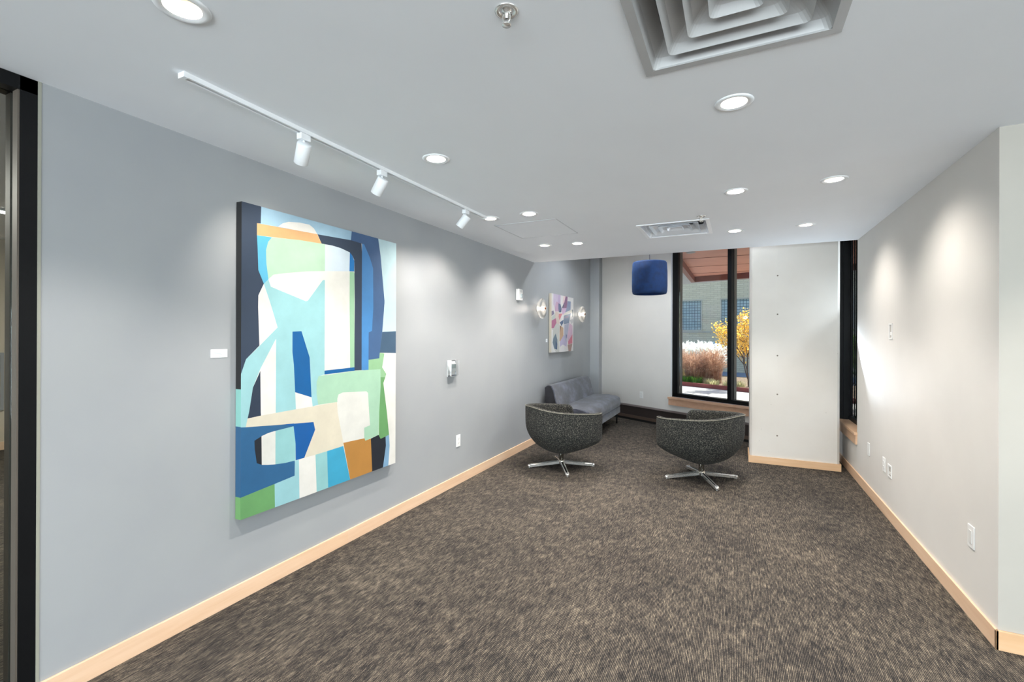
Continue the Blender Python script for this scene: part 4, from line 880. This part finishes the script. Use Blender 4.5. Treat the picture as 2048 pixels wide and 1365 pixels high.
bl = ['first reddish brown grass clump from the left window frame', 'second reddish brown grass clump from the left in the bed outside', 'third reddish brown grass clump from the left in the bed outside', 'fourth reddish brown grass clump from the left in the bed outside', 'rightmost reddish brown grass clump in the bed outside']
for i, (u, n) in enumerate(((-9.95, 13.25), (-9.55, 12.85), (-9.08, 13.25), (-8.70, 12.85), (-8.28, 13.05))):
    p = W(u, n); blades('ornamental_grass', p.x, p.y, .04, 620, .78+.09*((i*2) % 3), .34, M_BG, w=.0045, label=bl[i], group='reddish brown grasses', seed=10+i, plume=.02)
wl_ = ['leftmost white feathery grass behind the brown grasses', 'second white feathery grass from the left behind the brown ones', 'third white feathery grass from the left behind the brown ones', 'rightmost white feathery grass in the bed outside']
for i, (u, n) in enumerate(((-11.1, 14.75), (-10.5, 14.4), (-9.9, 14.75), (-9.3, 14.4))):
    p = W(u, n); blades('feather_grass', p.x, p.y, .04, 520, 1.10, .40, [M_ST, M_WG], w=.003, label=wl_[i], group='white feather grasses', plume=.05, seed=30+i)
rnd = random.Random(5)
gl = 0
for i in range(9):
    u = -9.7+i*.33; n = 12.25+rnd.uniform(0, .2); p = W(u, n); gr = i < 5
    blades('green_perennial' if gr else 'pale_grass_tuft', p.x, p.y, .04, 170, .22 if gr else .20, .19 if gr else .17, M_GR if gr else M_PG, w=.009 if gr else .005,
           label='low bright green leafy plants along the red edging outside' if gr else 'low pale grass tufts along the red edging outside', group='green plants by the edging' if gr else 'pale grass tufts by the edging', seed=50+i, cat='plant')
# yellow tree
def tree(base, h, cr, label, seed, mleaf, mbark, nleaf, leaf=.035):
    rnd = random.Random(seed); t = thing('autumn_tree' if mleaf is M_YL else 'green_shrub', label, 'tree' if mleaf is M_YL else 'shrub', base)
    bm = nb(); tips = []
    def grow(p, d, ln, r, dep):
        pts = [p]; q = p
        for k in range(4):
            d = (d+Vector((rnd.uniform(-.18, .18), rnd.uniform(-.18, .18), .03))).normalized(); q = q+d*ln/4; pts.append(q)
            if dep >= 2: tips.append(q)
        tube(bm, pts, r, 5, taper=.62)
        if dep < 4:
            for k in range(3 if dep < 2 else 2):
                a = rnd.uniform(0, 2*math.pi); nd = (d+Vector((math.cos(a), math.sin(a), rnd.uniform(-.1, .5)))*.62).normalized()
                grow(pts[rnd.choice((2, 3, 4))], nd, ln*.66, r*.6, dep+1)
    for k in range(3): 
        a = k*2.1+.4; grow(Vector((math.cos(a)*.04, math.sin(a)*.04, 0)), Vector((math.cos(a)*.28, math.sin(a)*.28, 1)).normalized(), h*.42, .022, 0)
    obj('branches', bm, mbark, t)
    bm = nb()
    for i in range(nleaf):
        p = rnd.choice(tips)+Vector((rnd.gauss(0, cr*.10), rnd.gauss(0, cr*.10), rnd.gauss(0, cr*.09))); s = leaf*rnd.uniform(.6, 1.2)
        e1 = Vector((rnd.uniform(-1, 1), rnd.uniform(-1, 1), rnd.uniform(-1, 1))).normalized(); e2 = e1.cross(Vector((rnd.uniform(-1, 1), rnd.uniform(-1, 1), rnd.uniform(-1, 1)))).normalized()
        bm.faces.new([bm.verts.new(p+v_) for v_ in (-e1*s, e2*s*.55, e1*s, -e2*s*.55)])
    obj('foliage', bm, mleaf, t, norm=False)
    return t
M_YL = leafy('yellow_leaf', (232, 182, 60), (246, 216, 118), .55); M_BK = mat('bark', (74, 56, 48), .8)
tree(W(-7.05, 12.9, .04), 2.1, .75, 'small tree with yellow autumn leaves in the bed outside the window', 3, M_YL, M_BK, 3600)
tree(Vector((2.35, 11.6, .0)), 1.6, .7, 'green leafy shrub glimpsed through the narrow right hand window', 8, M_DG, M_BK, 2500, .04)
#
